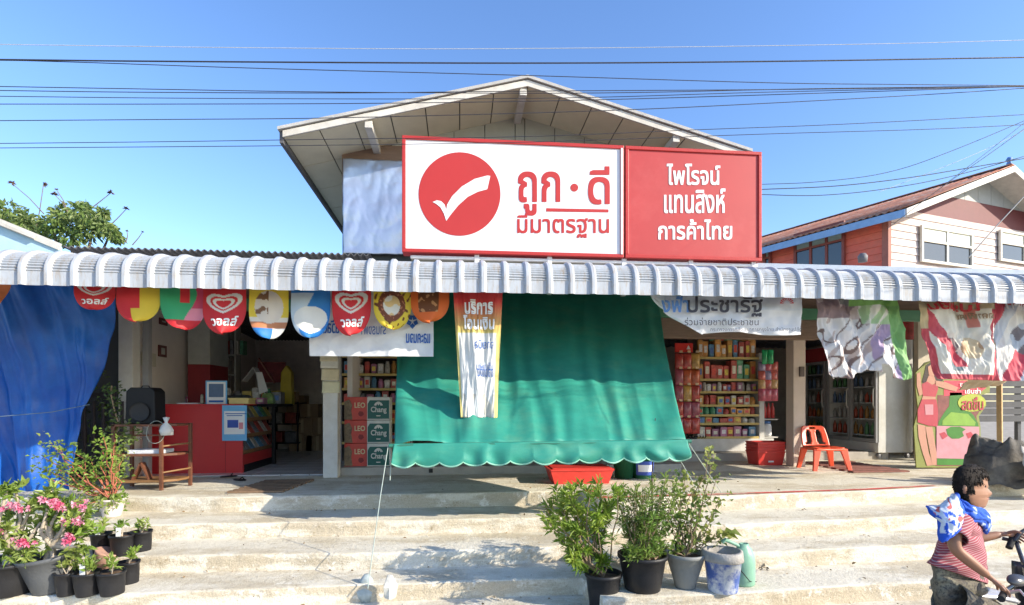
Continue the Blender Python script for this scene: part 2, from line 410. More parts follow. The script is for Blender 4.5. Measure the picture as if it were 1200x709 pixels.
# gable cladding
zb_ = 2.9
MB().prism([(XW0,zb_),(XW1,zb_),(XW1,slope_z(XW1)-.0),(XP,PKz),(XW0,slope_z(XW0))], YW+.02, YW+.12).build('gable_wall', SEAM, shop)
xg = XP-.09
cuts = sorted([XP-.09-.47*i for i in range(7)]+[XP+.06+.47*i for i in range(7)])
cuts = [XW0]+[c for c in cuts if XW0+.05<c<XW1-.05]+[XW1]
for a,b in zip(cuts,cuts[1:]):
    a1=a+.006; b1=b-.006; zlow = 4.99
    pts=[(a1,zlow),(b1,zlow),(b1,slope_z(b1))]
    if a1<XP<b1: pts.append((XP,PKz))
    pts.append((a1,slope_z(a1)))
    if pts[2][1] > zlow and pts[-1][1] > zlow: MB().prism(pts, YW, YW+.02).build('cladding_panel', GREY, shop)
MB().prism([(XW0,4.1),(XW1,4.1),(XW1,slope_z(XW1)),(XP+1.0 if False else XP+(PKz-4.985)/k_,4.985),(XP-(PKz-4.985)/k_,4.985),(XW0,slope_z(XW0))],YW-.012,YW+.02).build('brown_board', BROWN, shop)
for sgn,xw in ((-1,XW0),(1,XW1)):
    box('upper_side_wall', (min(xw,xw-sgn*.1),YW+.12,zb_),(max(xw,xw-sgn*.1),DEP,slope_z(xw)), GREY, shop, 0)
# rear lean-to roof strip seen over the awning
def corr(name, x0,x1,y0,y1,z0,z1, pitch, amp, mat, parent, nper=6):
    n=int((x1-x0)/pitch*nper)
    return MB().grid(lambda s,t: Vector((x0+(x1-x0)*s, y0+(y1-y0)*t, z0+(z1-z0)*t+amp*math.sin((x1-x0)*s/pitch*2*math.pi))), n, 2).build(name, mat, parent, solid=.01)
wl0 = W(80,284,7.3); wl1 = W(470,297,7.3)
corr('corrugated_roof', wl0.x, XW0+.6, 7.2, 14.6, wl0.z-.085, wl0.z-.6, .078, .014, M('old_dark_roof',(.11,.11,.12),.8,.2,4,.3), shop)
wr0 = W(880,309,7.3)
corr('corrugated_roof', 3.6, 10.5, 7.2, 14.6, W(900,309,7.2).z-.03, W(900,309,7.2).z-.4, .177, .02, M('blue_grey_roof',(.22,.27,.36),.6), shop)
box('roof_edge_board', (4.0,7.15,W(1000,315,7.15).z-.02),(10.5,7.18,W(1000,311,7.15).z), M('blue_grey_board',(.30,.36,.45),.6), shop)
# silver tarp over the upper wall
tz0=W(402,186,YW-.05); tz1=W(402,297,YW-.05); txr=tz0.x+1.15
def tarpf(s,t):
    return Vector((tz0.x+(txr-tz0.x)*s+.012*n3(t*5,3), YW-.05-.025*n3(s*2,t*2,1)-.03*abs(n3(s*2+t*2.5,t*2-s*2,7))-.020*abs(n3(s*4-t*2,t*3+s*4,2))-.006*abs(n3(s*13-t*5,t*11,4))-.02*max(0,t-.93)*8, tz0.z+(tz1.z-tz0.z)*t-.01*n3(s*6,9)))
tag(MB().grid(tarpf,60,70).build('silver_tarp', M('silver_tarp',(.42,.48,.60),.32,.08,3,.10,metal=.55,trans=0), solid=.004), 'crinkled silver plastic tarp covering the upper wall left of the sign', 'tarp')

# ================================================================ curved crimped awning
YA = 5.7
AZ0 = W(600,344,YA).z; AZ1 = W(600,303,YA).z
AW = M('awning_metal', (.42,.45,.49), .42, .08, 5, .06, spec=.4, thr=(.5,.7), col3=(.36,.30,.24), col2=(.33,.34,.35), stretch=(3,1,.6))
aw = thing('curved_awning', 'long white crimped metal awning curving over the whole shop front', 'awning', (0,YA,AZ0))
Hh = AZ1-AZ0
def prof(q):      # q 0..1 from the lip up and back
    pts=[]
    if q < .22: return (0, Hh*.38*q/.22)
    if q < .8:
        a=(q-.22)/.58*R(82); r=Hh*.62; crimp = .009*math.sin((q-.22)/.58*2*math.pi*11)
        return (r*1.25*(1-math.cos(a))-0+crimp*math.cos(a)*-1, Hh*.38+r*math.sin(a)+crimp*math.sin(a))
    a=R(82); r=Hh*.62; t=(q-.8)/.2
    return (r*1.25*(1-math.cos(a))+t*.75, Hh*.38+r*math.sin(a)+t*.09)
PITCH=.234; RH=.030
def awsheet(x0, n):
    m = MB(); xs=[]
    for i in range(n):
        b=x0+i*PITCH
        xs += [(b,0),(b+.03,0),(b+.158,0),(b+.172,.8),(b+.180,1),(b+.208,1),(b+.218,.8)]
    xs.append((x0+n*PITCH,0))
    Q=[0,.05,.1,.16,.22]+[.22+.58*i/66 for i in range(1,67)]+[.85,.9,1.0]
    vs=[];
    for q in Q:
        y,z = prof(q); y2,z2=prof(min(1,q+.01)); ty,tz=y2-y,z2-z; L=math.hypot(ty,tz) or 1
        ny,nz = -tz/L, ty/L
        if .22<q<.8: a=(q-.22)/.58*R(82); ny,nz=-math.cos(a),math.sin(a)
        elif q<=.22: ny,nz=-1,0
        else: ny,nz=-.12,.99
        for x,h in xs:
            cr = 1
            yy,zz=y,z
            if h>.5 and .22<q<.8: # ribs are smooth: cancel the crimp
                a=(q-.22)/.58*R(82); c=.009*math.sin((q-.22)/.58*2*math.pi*11)
                yy=y+c*math.cos(a); zz=z-c*math.sin(a)
            sag = .012*math.sin(x*.55)+.004*n3(x*1.5)
            vs.append(Vector((x, YA+yy+ny*RH*h, AZ0+zz+nz*RH*h+sag)))
    nx=len(xs); fs=[]
    for j in range(len(Q)-1):
        for i in range(nx-1):
            a=j*nx+i; fs.append((a,a+1,a+nx+1,a+nx))
    m.add(vs,fs,False); return m
x=-7.2
while x < 9.6:
    awsheet(x,4).build('awning_sheet', AW, aw, solid=.003); x += 4*PITCH
# frame under the awning
FR = M('frame_steel',(.25,.27,.26),.5)
MB().box((-7.2,YA+.06,AZ0+.03),(9.6,YA+.10,AZ0+.07)).build('frame_rail', FR, aw)
MB().box((-7.2,YA+.75,AZ1-.06),(9.6,YA+.80,AZ1-.01)).build('frame_rail', FR, aw)
for i in range(0):
    xx=-7+i*2.05; MB().beam((xx,YA+.1,AZ0+.05),(xx,8.4,2.5),.04,.04).build('frame_arm', FR, aw)
MB().add([(-7.2,YA+.85,AZ1+.02),(9.6,YA+.85,AZ1+.02),(9.6,8.5,3.02),(-7.2,8.5,3.02),(-7.2,YA+.85,AZ1),(9.6,YA+.85,AZ1),(9.6,8.5,3.0),(-7.2,8.5,3.0)],
   [(0,1,2,3),(4,7,6,5),(0,4,5,1),(1,5,6,2),(2,6,7,3),(3,7,4,0)]).build('inner_roof_sheet', ROOFT, aw)

# ================================================================ big sign
YS = 6.95
SR = M('sign_red', (.42,.035,.032), .45, .05, 2, 0, col2=(.50,.08,.07), spec=.5, thr=(.5,.8))
SRF = M('sign_frame_red', (.42,.03,.026), .4, .06)
SWH = M('sign_white', (.74,.73,.74), .4, .02, 2, 0)
SRP = M('sign_red_print', (.43,.03,.027), .45, .05, 1.5, 0, col2=(.36,.05,.045), thr=(.55,.9))
zt=(W(471,158,YS).z+W(893,178,YS).z)/2; zb=(W(471,296,YS).z+W(893,305,YS).z)/2
xl=W(471,200,YS).x; xm=W(733,200,YS).x; xr=W(893,200,YS).x
def sign(name,label,x0,x1,face):
    t = thing(name,label,'sign',((x0+x1)/2,YS,zb)); f=.045
    box('panel',(x0+f,YS+.02,zb+f),(x1-f,YS+.20,zt-f), face, t, 0)
    for lo,hi in (((x0,YS,zb),(x1,YS+.22,zb+f)),((x0,YS,zt-f),(x1,YS+.22,zt)),((x0,YS,zb+f),(x0+f,YS+.22,zt-f)),((x1-f,YS,zb+f),(x1,YS+.22,zt-f))):
        box('frame',lo,hi,SRF,t,.006)
    return t
s1 = sign('shop_sign','large white lightbox sign with red tick bird emblem and red Thai lettering',xl,xm-.02,SWH)
box('white_edging',(xm-.062,YS-.008,zb+.04),(xm-.035,YS-.001,zt-.04),SWH,s1,0)
s2 = sign('shop_sign','red sign panel with three lines of white Thai lettering beside the white sign',xm+.0,xr,SR)
def sf(s,t,o): p=W(s,t,YS+.02); return Vector((p.x,YS+.02-o,p.z))
# emblem disc and bird tick
def disc(cx,cy,rx,off,n=64):
    return MB().add([sf(cx+rx*math.cos(2*math.pi*i/n), cy+rx*math.sin(2*math.pi*i/n)*1.02, off) for i in range(n)],[tuple(range(n))])
disc(538.5,227.5,48,.004).build('emblem_disc', SRP, s1)
tick=[(507,237),(512,235),(517,236),(521,240),(523,246),(524,240),(530,230),(541,219),(556,210),(571,206),(574.5,206.5),(571,222),(560,225),(548,231),(537,241),(528,252),(523,259),(520,250),(516,243),(511,239)]
from mathutils.geometry import tessellate_polygon
def poly_on(pts, fn, off, name, mat, parent):
    tris = tessellate_polygon([[Vector((a,-b,0)) for a,b in pts]])
    return MB().add([fn(a,b,off) for a,b in pts], [tuple(t) for t in tris]).build(name, mat, parent)
poly_on(tick, sf, .008, 'bird_tick_emblem', SWH, s1)
text_on(s1,'ถูก', sf, 607,655, 201,251, SRP, 1.6)
text_on(s1,'ดี', sf, 689,713, 195,238, SRP, 1.6)
disc(673,220,4.6,.004,24).build('lettering_dot', SRP, s1)
MB().add([sf(640,244,.004),sf(713,245.5,.004),sf(713,249,.004),sf(640,248,.004)],[(0,1,2,3)]).build('underline', SRP, s1)
text_on(s1,'มีมาตรฐาน', sf, 606,713, 250,278, SRP, .8)
text_on(s2,'ไพโรจน์', sf, 781,843, 192,216, SWH, .9)
text_on(s2,'แทนสิงห์', sf, 778,849, 221,249, SWH, .9)
text_on(s2,'การค้าไทย', sf, 771,857, 257,280, SWH, .9)
STUB=M('white_steel',(.7,.7,.7),.4)
st = thing('sign_stand','white steel rail and stubs holding the big sign above the awning','sign support',((xl+xr)/2,YS+.1,zb-.2))
box('rail',(xl+.1,YS+.06,zb-.06),(xr-.02,YS+.12,zb-.025),STUB,st)
for u in (559,645,733,812,886):
    q=W(u,300,YS).x; box('stub',(q-.03,YS+.055,AZ1-.1),(q+.03,YS+.125,zb),STUB,st,.003)
# ================================================================ bunting flags
CLO = M('printed_cloth', 'Col', .55, .05, 5, .04, 30, trans=.25)
VIN = M('printed_vinyl', 'Col', .55, .08, 5, .12, 18, trans=.15, spec=.3)
WTX = M('print_white', (.8,.8,.8), .5, .02); BTX = M('print_blue', (.03,.12,.42), .5, .02); KTX = M('print_dark', (.03,.03,.05), .5, .02)
RTX = M('print_red', (.55,.04,.05), .5, .02); GTX=M('print_green_emblem',(.05,.35,.2),.5,.02)
cr=(.68,.035,.045); cy=(.80,.62,.06); cw=(.80,.80,.76); cb=(.03,.22,.60); cg=(.05,.42,.18); cp=(.62,.06,.14); co_=(.75,.16,.03); cbr=(.17,.06,.02)
def heart(x,y):    # implicit heart, negative inside
    x=abs(x)*1.15; return (x*x+(y-abs(x)*.72)**2)
def fl_logo(s,t):
    x=(s-.5)*2.0; y=-(t-.43)*5.4
    h=heart(x,y)
    if .50<h<.92 or .14<h<.30: return cw
    return cr
def fl_two(s,t):  return cr if s<.55-.2*(t>.7) else cy
def fl_green(s,t):
    if t>.82: return cr
    if s>.62+.15*math.sin(t*5): return cp if t<.6 else (.8,.3,.4)
    if s>.42 and t<.5 and s<.62: return cr
    return cg
def fl_ice(s,t):
    d=math.hypot((s-.5)/.36,(t-.42)/.3)
    if t>.8: return cb if s<.6 else cw
    if d<1: return (.25,.13,.07) if n3(s*7,t*7,1)>.05 and s<.5 and t<.55 else (.74,.68,.6)
    if t>.6: return (.8,.75,.65) if t<.7 else (.6,.25,.12)
    return cy
def fl_blue(s,t):
    d=math.hypot((s-.5)/.44,(t-.66)/.26)
    if d<1: return cw
    return (.55,.66,.75) if (s-.0)*.9+t*.6<.62 and t>.15 else cb
def fl_cookie(s,t):
    x,y=(s-.48)/.36,(t-.5)/.34; d=max(math.hypot(x,y), abs(x)*.95+abs(y)*.35)
    if .62<d<1: return (.20,.06,.03) if n3(s*16,t*16)>-.3 else (.5,.2,.1)
    if d<=.62: return (.78,.6,.3) if n3(s*6,t*6,4)>-.05 else cw
    return cbr if n3(s*9,t*9,9)>.32 else cy
def fl_orange(s,t):
    if .2<s<.72 and t<.75: return cbr if n3(s*8,t*8,3)>-.18 else (.55,.28,.12)
    return co_
FL=[(111,330,363,46,'red bunting flag with white heart logo in front of the blue tarp',fl_logo,1),
 (162,332,377,50,'red and yellow split bunting flag left of the green one',fl_two,0),
 (215,332,386,52,'green and pink bunting flag with a red rim',fl_green,0),
 (263,340,391,50,'red bunting flag with white heart logo above the counter',fl_logo,1),
 (315,341,397,45,'yellow bunting flag printed with an ice cream cup',fl_ice,0),
 (364,342,396,45,'blue bunting flag with a white ice cream shape',fl_blue,0),
 (412,338,393,45,'red bunting flag with white heart logo over the white banner',fl_logo,1),
 (460,338,386,44,'yellow bunting flag printed with a chocolate ring',fl_cookie,0),
 (504,338,378,45,'orange bunting flag with brown ice cream picture at the row end',fl_orange,0)]
YF=6.02
for i,(u,v0,v1,wd,lab,cf,logo) in enumerate(FL):
    tp = v0-8
    root = thing('bunting_flag', lab, 'flag', W(u,v1,YF), 0, 'ice cream bunting flags under the awning')
    ph=random.uniform(-1,1)
    def ff(s,t,o=0,u=u,tp=tp,v1=v1,wd=wd,ph=ph,i=i):
        x=2*s-1; k=1 if t<.45 else math.sqrt(max(0,1-((t-.45)/.55)**2.3))
        p=W(u+x*wd/2*k, tp+(v1-tp)*t+1.5*ph*x, YF)
        return Vector((p.x, YF-o+.035*math.sin(x*2.2+ph)*(.3+t)+.02*ph*t+.02*n3(s*3,t*2,i), p.z))
    sheet('cloth', root, ff, 64, 70, cf, CLO, solid=.002)
    if logo: text_on(root,'วอลล์', lambda s,t,o,ff=ff: ff(s,t,o+.003), .2,.84,.66,.84, WTX, .012)
ln=MB(); pts=[W(u,330,YF) for u in range(80,540,20)]
ln.tube(pts,.004,5); tag(ln.build('bunting_string', M('pale_string',(.6,.6,.55),.8)), 'thin string carrying the row of ice cream flags', 'string')
# ================================================================ banners
def quadmap(tl,tr,bl,br,Y):
    def f(s,t):
        a=((tl[0]*(1-s)+tr[0]*s)*(1-t)+(bl[0]*(1-s)+br[0]*s)*t, (tl[1]*(1-s)+tr[1]*s)*(1-t)+(bl[1]*(1-s)+br[1]*s)*t)
        return W(a[0],a[1],Y)
    return f
def banner(label,cat,q,Y,amp,fr,cf,nu=100,nv=90,keep=None,fold=None,mat=None,group='printed banners hanging under the awning'):
    base=quadmap(*q,Y); b=base(.5,1)
    root=thing('hanging_banner',label,cat,b,0,group)
    def f(s,t,o=0):
        p=base(s,t); y=amp*(n3(s*fr[0],t*fr[1],Y)+.5*abs(n3(s*fr[0]*2.2+t*2,t*fr[1]*1.6,Y+3))+.22*abs(n3(s*fr[0]*5,t*fr[1]*3-s*3,Y+5)))
        if fold: y+=fold(s,t)
        return Vector((p.x,p.y+y-o,p.z))
    sheet('cloth',root,f,nu,nv,cf,mat or VIN,keep,solid=.002); return root,f
# white banner with a blue emblem
r,f=banner('white plastic banner with faint blue mirrored print left of the green drop awning','banner',((362,338),(508,338),(362,417),(508,418)),6.25,.05,(3,2.5),
  lambda s,t:(.76,.77,.78))
text_on(r,'ร้านธงฟ้า', lambda s,t,o:f(s,t,o+.008), .42,.62,.50,.68, BTX, 0, flip=True)
text_on(r,'สวัสดิการ', lambda s,t,o:f(s,t,o+.008), .02,.24,.46,.66, BTX, .004, flip=True)
text_on(r,'และคนจน', lambda s,t,o:f(s,t,o+.008), .78,.97,.66,.80, BTX, .003, flip=True)
for k in range(5):
    a=k*1.257+.3; MB().add([f(.83+.028*math.cos(a)+.022*math.cos(a+q*1.57),.48+.07*math.sin(a)+.045*math.sin(a+q*1.57),.01) for q in range(4)],[(0,1,2,3)]).build('emblem_petal',BTX,r)
# narrow banner
def nb(s,t):
    if t<.10: return (.62,.05,.05)
    if t<.34: k=(t-.10)/.24; return (.62*(1-k)+.62*k,.05*(1-k)+.52*k,.05*(1-k)+.16*k)
    if s>.9 or s<.06: return (.66,.56,.2)
    return (.74,.74,.72) if t<.82 or n3(s*6,t*5)<0 else (.6,.57,.5)
r,f=banner('narrow tall banner with red top fading to white hanging before the green awning','banner',((531,338),(589,339),(540,489),(583,490)),5.97,.05,(4,2),nb,
  fold=lambda s,t:.03*math.sin(s*5+t*4)+.05*math.sin(t*3))
g=lambda s,t,o:f(s,t,o+.006)
text_on(r,'บริการ',g,.22,.80,.08,.18,WTX,.012); text_on(r,'โอนเงิน',g,.18,.84,.20,.30,WTX,.01)
text_on(r,'จ่ายบิล',g,.42,.84,.38,.46,BTX,0,flip=True); text_on(r,'เติมเงิน',g,.46,.84,.57,.63,BTX,0,flip=True); text_on(r,'ถอนเงิน',g,.48,.86,.80-.2,.86-.18,BTX,0,flip=True)
# blue and white programme banner
def bc(s,t): return (.66,.70,.78) if t<.45 else (.76,.77,.80)
def bk(s,t): return t < .30+2.6*s-1.2*max(0,s-.35) or s>.36
def bshape(s,t):
    lo = 347+ (392-347)*min(1,(s/.36))**.7 if s<.36 else 391+2*math.sin(s*9)
    return W(760+180*s+ (4*t if s<.1 else 0), 340+(lo-340)*t, 6.0)
root=thing('hanging_banner','white and blue swagged banner with large dark Thai lettering left of the pillar','banner',bshape(.5,1),0,'printed banners hanging under the awning')
def f(s,t,o=0):
    p=bshape(s,t); return Vector((p.x,p.y+.045*n3(s*6,t*2,5)+.02*n3(s*16,t*6,5)+.10*(t-.5)**2-o,p.z))
sheet('cloth',root,f,140,50,bc,VIN,solid=.002)
def bt(u,v,o): 
    p=W(u,v,6.0); s=(u-760)/180
    return Vector((p.x,p.y-.05-o,p.z))
text_on(root,'งฟ้า', bt, 773,804,346,366, M('print_midblue',(.08,.2,.5),.5), .8); text_on(root,'ประชารัฐ', bt, 803,890,347,371, KTX, .8)
text_on(root,'ร่วมจ่ายชาติประชาชน', bt, 800,886,373,382, KTX, 0)
text_on(root,'กระทรวงการคลัง ธนาคารกรุงไทย สำนักงานปลัด', bt, 830,936,384,390, KTX, 0)
for k in range(9):
    a=-math.pi*(k+.5)/9; cx,cy_=919,357
    MB().add([bt(cx+3*math.cos(a),cy_+3*math.sin(a),.002),bt(cx+8*math.cos(a-.13),cy_+8*math.sin(a-.13),.002),bt(cx+8*math.cos(a+.13),cy_+8*math.sin(a+.13),.002)],[(0,1,2)]).build('emblem_ray',RTX,root)
# torn green and purple banner
def tc(s,t):
    n=n3(s*5+t*4,t*2.5-s*2,11); m=n3(s*14+t*9,t*4,3)
    if t<.14 and s>.25: return (.25,.5,.14) if s>.45 else (.2,.2,.2)
    if s>.86: return (.22,.44,.16)
    if t<.3 and s<.55: return (.30,.22,.24) if n>-.1 else (.6,.5,.5)
    if s>.55 and t<.35: return (.42,.6,.35) if m<.1 else (.75,.76,.7)
    if abs(n)<.05: return (.2,.14,.13)
    if s>.6 and n>.1: return (.42,.32,.48)
    return (.74,.72,.72) if m<.2 else (.5,.42,.4)
def tk(s,t): return t<.93+.05*math.sin(s*9)+.05*n3(s*9,1)-.1*(abs(s-.68)<.05)
banner('torn and crumpled banner with green and purple print beside the red chair','banner',((952,342),(1054,343),(974,445),(1068,448)),6.1,.12,(5,3),tc,120,110,tk,
   fold=lambda s,t:.05*math.sin((s*7+t*6))*t+.03*math.sin(s*26-t*9)*t)
# red and white banners on the right
def rc(s,t):
    n=n3(s*4,t*4,21)
    if t<.16: return (.52,.42,.26)
    if s<.10: return (.6,.5,.3) if t<.4 else (.55,.08,.1)
    if t>.93: return (.58,.10,.12)
    if abs((s-.02)-(t-.15)*.62)<.09 and t<.85: return (.58,.09,.12)
    if math.hypot((s-.33)/.12,(t-.6)/.1)<1 : return (.25,.2,.2)
    if abs(s-.36)<.09 and .66<t<.9: return (.16,.22,.25)
    if math.hypot((s-.62)/.14,(t-.62)/.13)<1: return (.72,.58,.38) if n>-.1 else (.5,.33,.2)
    if abs(s-.72)<.04 and .1<t<.38: return (.66,.25,.2)
    if s>.93: return (.55,.08,.12)
    return (.78,.75,.66)
r,f=banner('white and red banner with mirrored lettering and faded picture above the cardboard standee','banner',((1072,345),(1164,347),(1101,444),(1174,446)),6.05,.09,(4,3),rc,110,100,
   fold=lambda s,t:.03*math.sin(s*12+t*3))
text_on(r,'โปรโมชั่น', lambda s,t,o:f(s,t,o+.02), .12,.80,.07,.17, RTX, .01, flip=True)
text_on(r,'ราคาพิเศษ', lambda s,t,o:f(s,t,o+.02), .55,.92,.2,.27, M('print_brown',(.3,.2,.12),.5), .004, flip=True)
def rc2(s,t):
    q=(s*1.4+t*.9)%1
    if t<.12: return (.58,.10,.12)
    if math.hypot((s-.55)/.3,(t-.5)/.2)<1: return (.2,.18,.2) if n3(s*6,t*6)>0 else (.5,.55,.62)
    return (.58,.08,.12) if q<.35 else ((.55,.60,.68) if q<.6 else (.78,.76,.72))
r,f=banner('red and white striped banner at the right edge of the photo','banner',((1163,345),(1240,349),(1172,446),(1246,448)),6.12,.07,(4,3),rc2,80,90)
text_on(r,'ลดราคา', lambda s,t,o:f(s,t,o+.02), .15,.8,.06,.16, WTX, .01, flip=True)
# ================================================================ green drop awning
GRN = M('green_canvas', (.035,.31,.235), .55, .10, 4, .10, 90, col2=(.11,.36,.24), trans=.22, stretch=(1,1,2), thr=(.5,.8), col3=(.05,.32,.24))
YB=5.62
gtl=W(466,338,8.25); gtr=W(771,338,8.25); gbl=W(462,520,YB); gbr=W(804,515,YB)
gr_=thing('green_drop_awning','sloping green canvas drop awning with a scalloped valance in front of the shop','awning',(gtl.x,8.25,2.4))
def gf(s,t):
    p=(gtl*(1-s)+gtr*s)*(1-t)+(gbl*(1-s)+gbr*s)*t
    wr=.035*math.sin(s*70+5*n3(s*5,t*2))*(.15+t*(1.1-t)*2)*(.35+.8*abs(n3(s*6,t,2)))+.05*n3(s*3,t*2,8)+.045*math.sin(s*26-t*10)*max(0,.40-s)*3*t+.035*abs(n3(s*14,t*1.5,6))+.02*abs(n3(s*5-t*4,t*6,2))
    sag=.10*math.sin(math.pi*t)
    d=.02*math.sin(s*60+t*3)*max(0,.25-abs(t-.95))*2
    return Vector((p.x,p.y+(sag+wr+d)*.6,p.z-(sag+wr+d)*.7))
MB().grid(gf,200,60).build('canvas',GRN,gr_,solid=.003)
zvl,zvr=W(459,547,YB).z,W(806,539,YB).z
def vf(s,t):
    top=gbl*(1-s)+gbr*s; ph=(s*13.0)%1; sc=.045*(abs(math.sin(math.pi*s*13)))**.8
    zb_=zvl*(1-s)+zvr*s+.035-sc
    x=top.x+ (s-.5)*.05*t
    return Vector((x,YB-.03-.03*math.sin(t*2)+.022*math.sin(s*60+4*n3(s*6,t))*t+.02*n3(s*11,t*2),top.z+(zb_-top.z)*t))
MB().grid(vf,260,14).build('valance',GRN,gr_,solid=.003)
MB().grid(lambda s,t:vf(s,.94+.075*t)-Vector((0,.004,0)),260,2).build('hem',M('pale_green_hem',(.30,.62,.48),.6,trans=.2),gr_,solid=.002)
MB().tube([gbl+Vector((-.05,-.01,-.02)),gbr+Vector((.05,-.01,-.02))],.022,8).build('bar',M('dark_green_bar',(.03,.16,.11),.4),gr_)
MB().tube([gtl+Vector((-.02,0,0)),gtr+Vector((.02,0,0))],.03,8).build('top_roller',FR,gr_)
MB().add([gbr+Vector((.0,.01,.0)),gbr+Vector((.10,.30,-.05)),Vector((gbr.x+.10,YB+.30,zvr)),Vector((gbr.x+.01,YB,zvr))],[(0,1,2,3)]).build('side_flap',GRN,gr_,solid=.003)
ROPE=M('rope',(.36,.42,.38),.8)
def rope(pts,r,lab,mat=None,name='rope',group=None):
    return tag(MB().tube(pts,r,5).build(name,mat or ROPE),lab,'rope',group)
a=W(455,522,YB); b=G(431,690,-.48)
rope([a,W(446,580,5.3),b],.0045,'pale rope tied down from the left end of the green awning to the steps')
rope([W(457,522,YB),W(458,545,YB+.02),W(457,563,YB)],.005,'short loose rope end dangling from the left end of the awning bar')
rope([gbr,G(855,592,-.17)],.004,'thin cord from the right end of the awning bar to the second step')
rope([gbr+Vector((-.2,0,0)),G(836,606,-.17)],.004,'thin cord beside the tall leafy plant tied to the awning')
st_=G(430,702,-.63)
tag(MB().lathe([(0,.0),(.09,.0),(.10,.08),(.05,.15),(.06,.17),(.02,.22),(0,.22)],st_,14,jit=.12).build('rope_weight',M('grey_bag',(.35,.40,.40),.6,.3,20)),'small knotted grey bag weighing down the awning rope','weight')
tag(MB().lathe([(0,0),(.05,0),(.06,.1),(.02,.19),(0,.19)],G(457,700,-.55),8,False,jit=.15).build('broken_stone',M('white_stone',(.6,.58,.52),.8,.2,20)),'small pale stone chip standing on the lowest visible step','stone')
# ================================================================ blue tarpaulin on the left
BT = M('blue_tarp', (.004,.085,.42), .42, .12, 3, .12, 40, col2=(.008,.13,.52), trans=.15, spec=.5)
rowsT=[(322,-60,137),(360,-60,136),(385,-60,133),(430,-60,121),(480,-60,97),(540,-60,84),(605,-60,70)]
def tf(s,t):
    v=322+(612-322)*t
    for (va,la,ra_),(vb,lb,rb_) in zip(rowsT,rowsT[1:]):
        if v<=vb or vb==605: k=min(1,(v-va)/(vb-va)); r_=ra_+(rb_-ra_)*k; break
    u=-60+(r_+60)*s
    Y=7.25+.15*t+.10*math.sin(s*13-t*4)*(.3+.7*t)+.12*n3(s*4-t*2,t*3,1)+.05*n3(s*9-t*5,t*8,4)+.07*abs(n3(s*7-t*3.5,t*1.2,9))+.03*abs(n3(s*18-t*9,t*3,3))
    p=W(u,v,7.3); return Vector((p.x,Y+.15*(1-s)*t,p.z))
tag(MB().grid(tf,120,120).build('blue_tarpaulin',BT,solid=.004),'large blue tarpaulin hanging in folds at the left end of the shop','tarp')
rope([W(-10,489,7.0),W(60,483,7.0),W(105,474,7.3)],.005,'cord tied across the lower part of the blue tarpaulin',M('rope_dull',(.12,.18,.25),.8))
tag(MB().grid(lambda s,t:W(-8+22*s-22*t*s,330+45*t,6.42)+Vector((0,.02*math.sin(t*7),0)),6,10).build('orange_strap',M('orange_cloth',(.7,.22,.08),.6,trans=.2),solid=.003),'orange cloth strip at the upper left corner of the blue tarpaulin','cloth')
# dark balustrade
DW=M('dark_wood',(.045,.035,.04),.6,.3,8)
fz=0; fr=thing('balustrade','dark wooden balustrade between the blue tarpaulin and the left pillar','fence',G(100,566,0))
fy=7.9; fx0=W(60,500,fy).x; fx1=W(134,500,fy).x
box('rail',(fx0,fy,W(100,466,fy).z),(fx1,fy+.05,W(100,460,fy).z),DW,fr); box('rail',(fx0,fy,.08),(fx1,fy+.05,.15),DW,fr)
for i in range(8):
    xx=fx0+.04+i*.12
    MB().lathe([(.022,.1),(.022,.3),(.035,.38),(.02,.5),(.035,.68),(.02,.9),(.022,1.12)],(xx,fy+.025,0),8).build('baluster',DW,fr)
tag(box('dark_panel',(-8.5,8.3,0),(-4.70,8.36,2.5),M('dark_boards',(.06,.06,.06),.8)),'dark board screen behind the balustrade','panel')
# ================================================================ left shop: rack, speaker, counter
WOOD=M('brown_wood',(.14,.055,.03),.5,.2,9,.15,stretch=(1,1,4)); WOODY=M('ochre_wood',(.24,.13,.055),.5,.2,9,.15)
RED=M('counter_red',(.50,.025,.03),.35,.05,3,0,spec=.5); REDP=M('red_plastic',(.72,.04,.03),.35,.05,3,0,spec=.5)
BLK=M('black_plastic',(.010,.010,.012),.5,.1,20,.05,spec=.25)
f0=G(186,575,0); rk=thing('display_rack','brown wooden three tier rack standing before the red counter with a rounded side','rack',(f0.x-.28,f0.y+.2,0))
x0,x1,y0,y1=f0.x-.56,f0.x+.02,f0.y,f0.y+.42
zt_=W(188,497,f0.y).z
for nm,z in (('shelf',.10),('shelf',.43),('shelf',zt_-.03)):
    MB().prism([(0,0),(1,0),(1,1),(0,1)],0,.01); 
    m=MB(); pl=[(x0,y0),(x1-.02,y0),(x1+.14,y0+.12),(x1+.18,y0+.28),(x1+.16,y1),(x0,y1)]
    m.add([(a,b,z) for a,b in pl]+[(a,b,z+.028) for a,b in pl],[(5,4,3,2,1,0),(6,7,8,9,10,11)]+[(i,(i+1)%6,(i+1)%6+6,i+6) for i in range(6)])
    m.build(nm,WOODY if z<.2 else WOOD,rk,.003)
for (a,b) in ((x0,y0),(x1-.02,y0),(x1+.15,y1-.04),(x0,y1-.04)): box('leg',(a,b,0),(a+.04,b+.04,zt_),WOOD,rk)
for z in (.22,.55): MB().tube([(x1,y0+.02,z),(x1+.14,y0+.14,z+.02),(x1+.18,y0+.3,z+.02),(x1+.17,y1,z+.02)],.012,6).build('side_rail',WOODY,rk)
MB().tube([(x0,y0+.02,zt_-.14),(x1,y0+.02,zt_-.14)],.012,6).build('side_rail',WOOD,rk)
sp=thing('loudspeaker','black plastic loudspeaker standing on the wooden rack','loudspeaker',(W(168,490,f0.y+.15).x,f0.y+.2,zt_))
sx=sp.location.x; szh=W(168,454,f0.y+.1).z-zt_
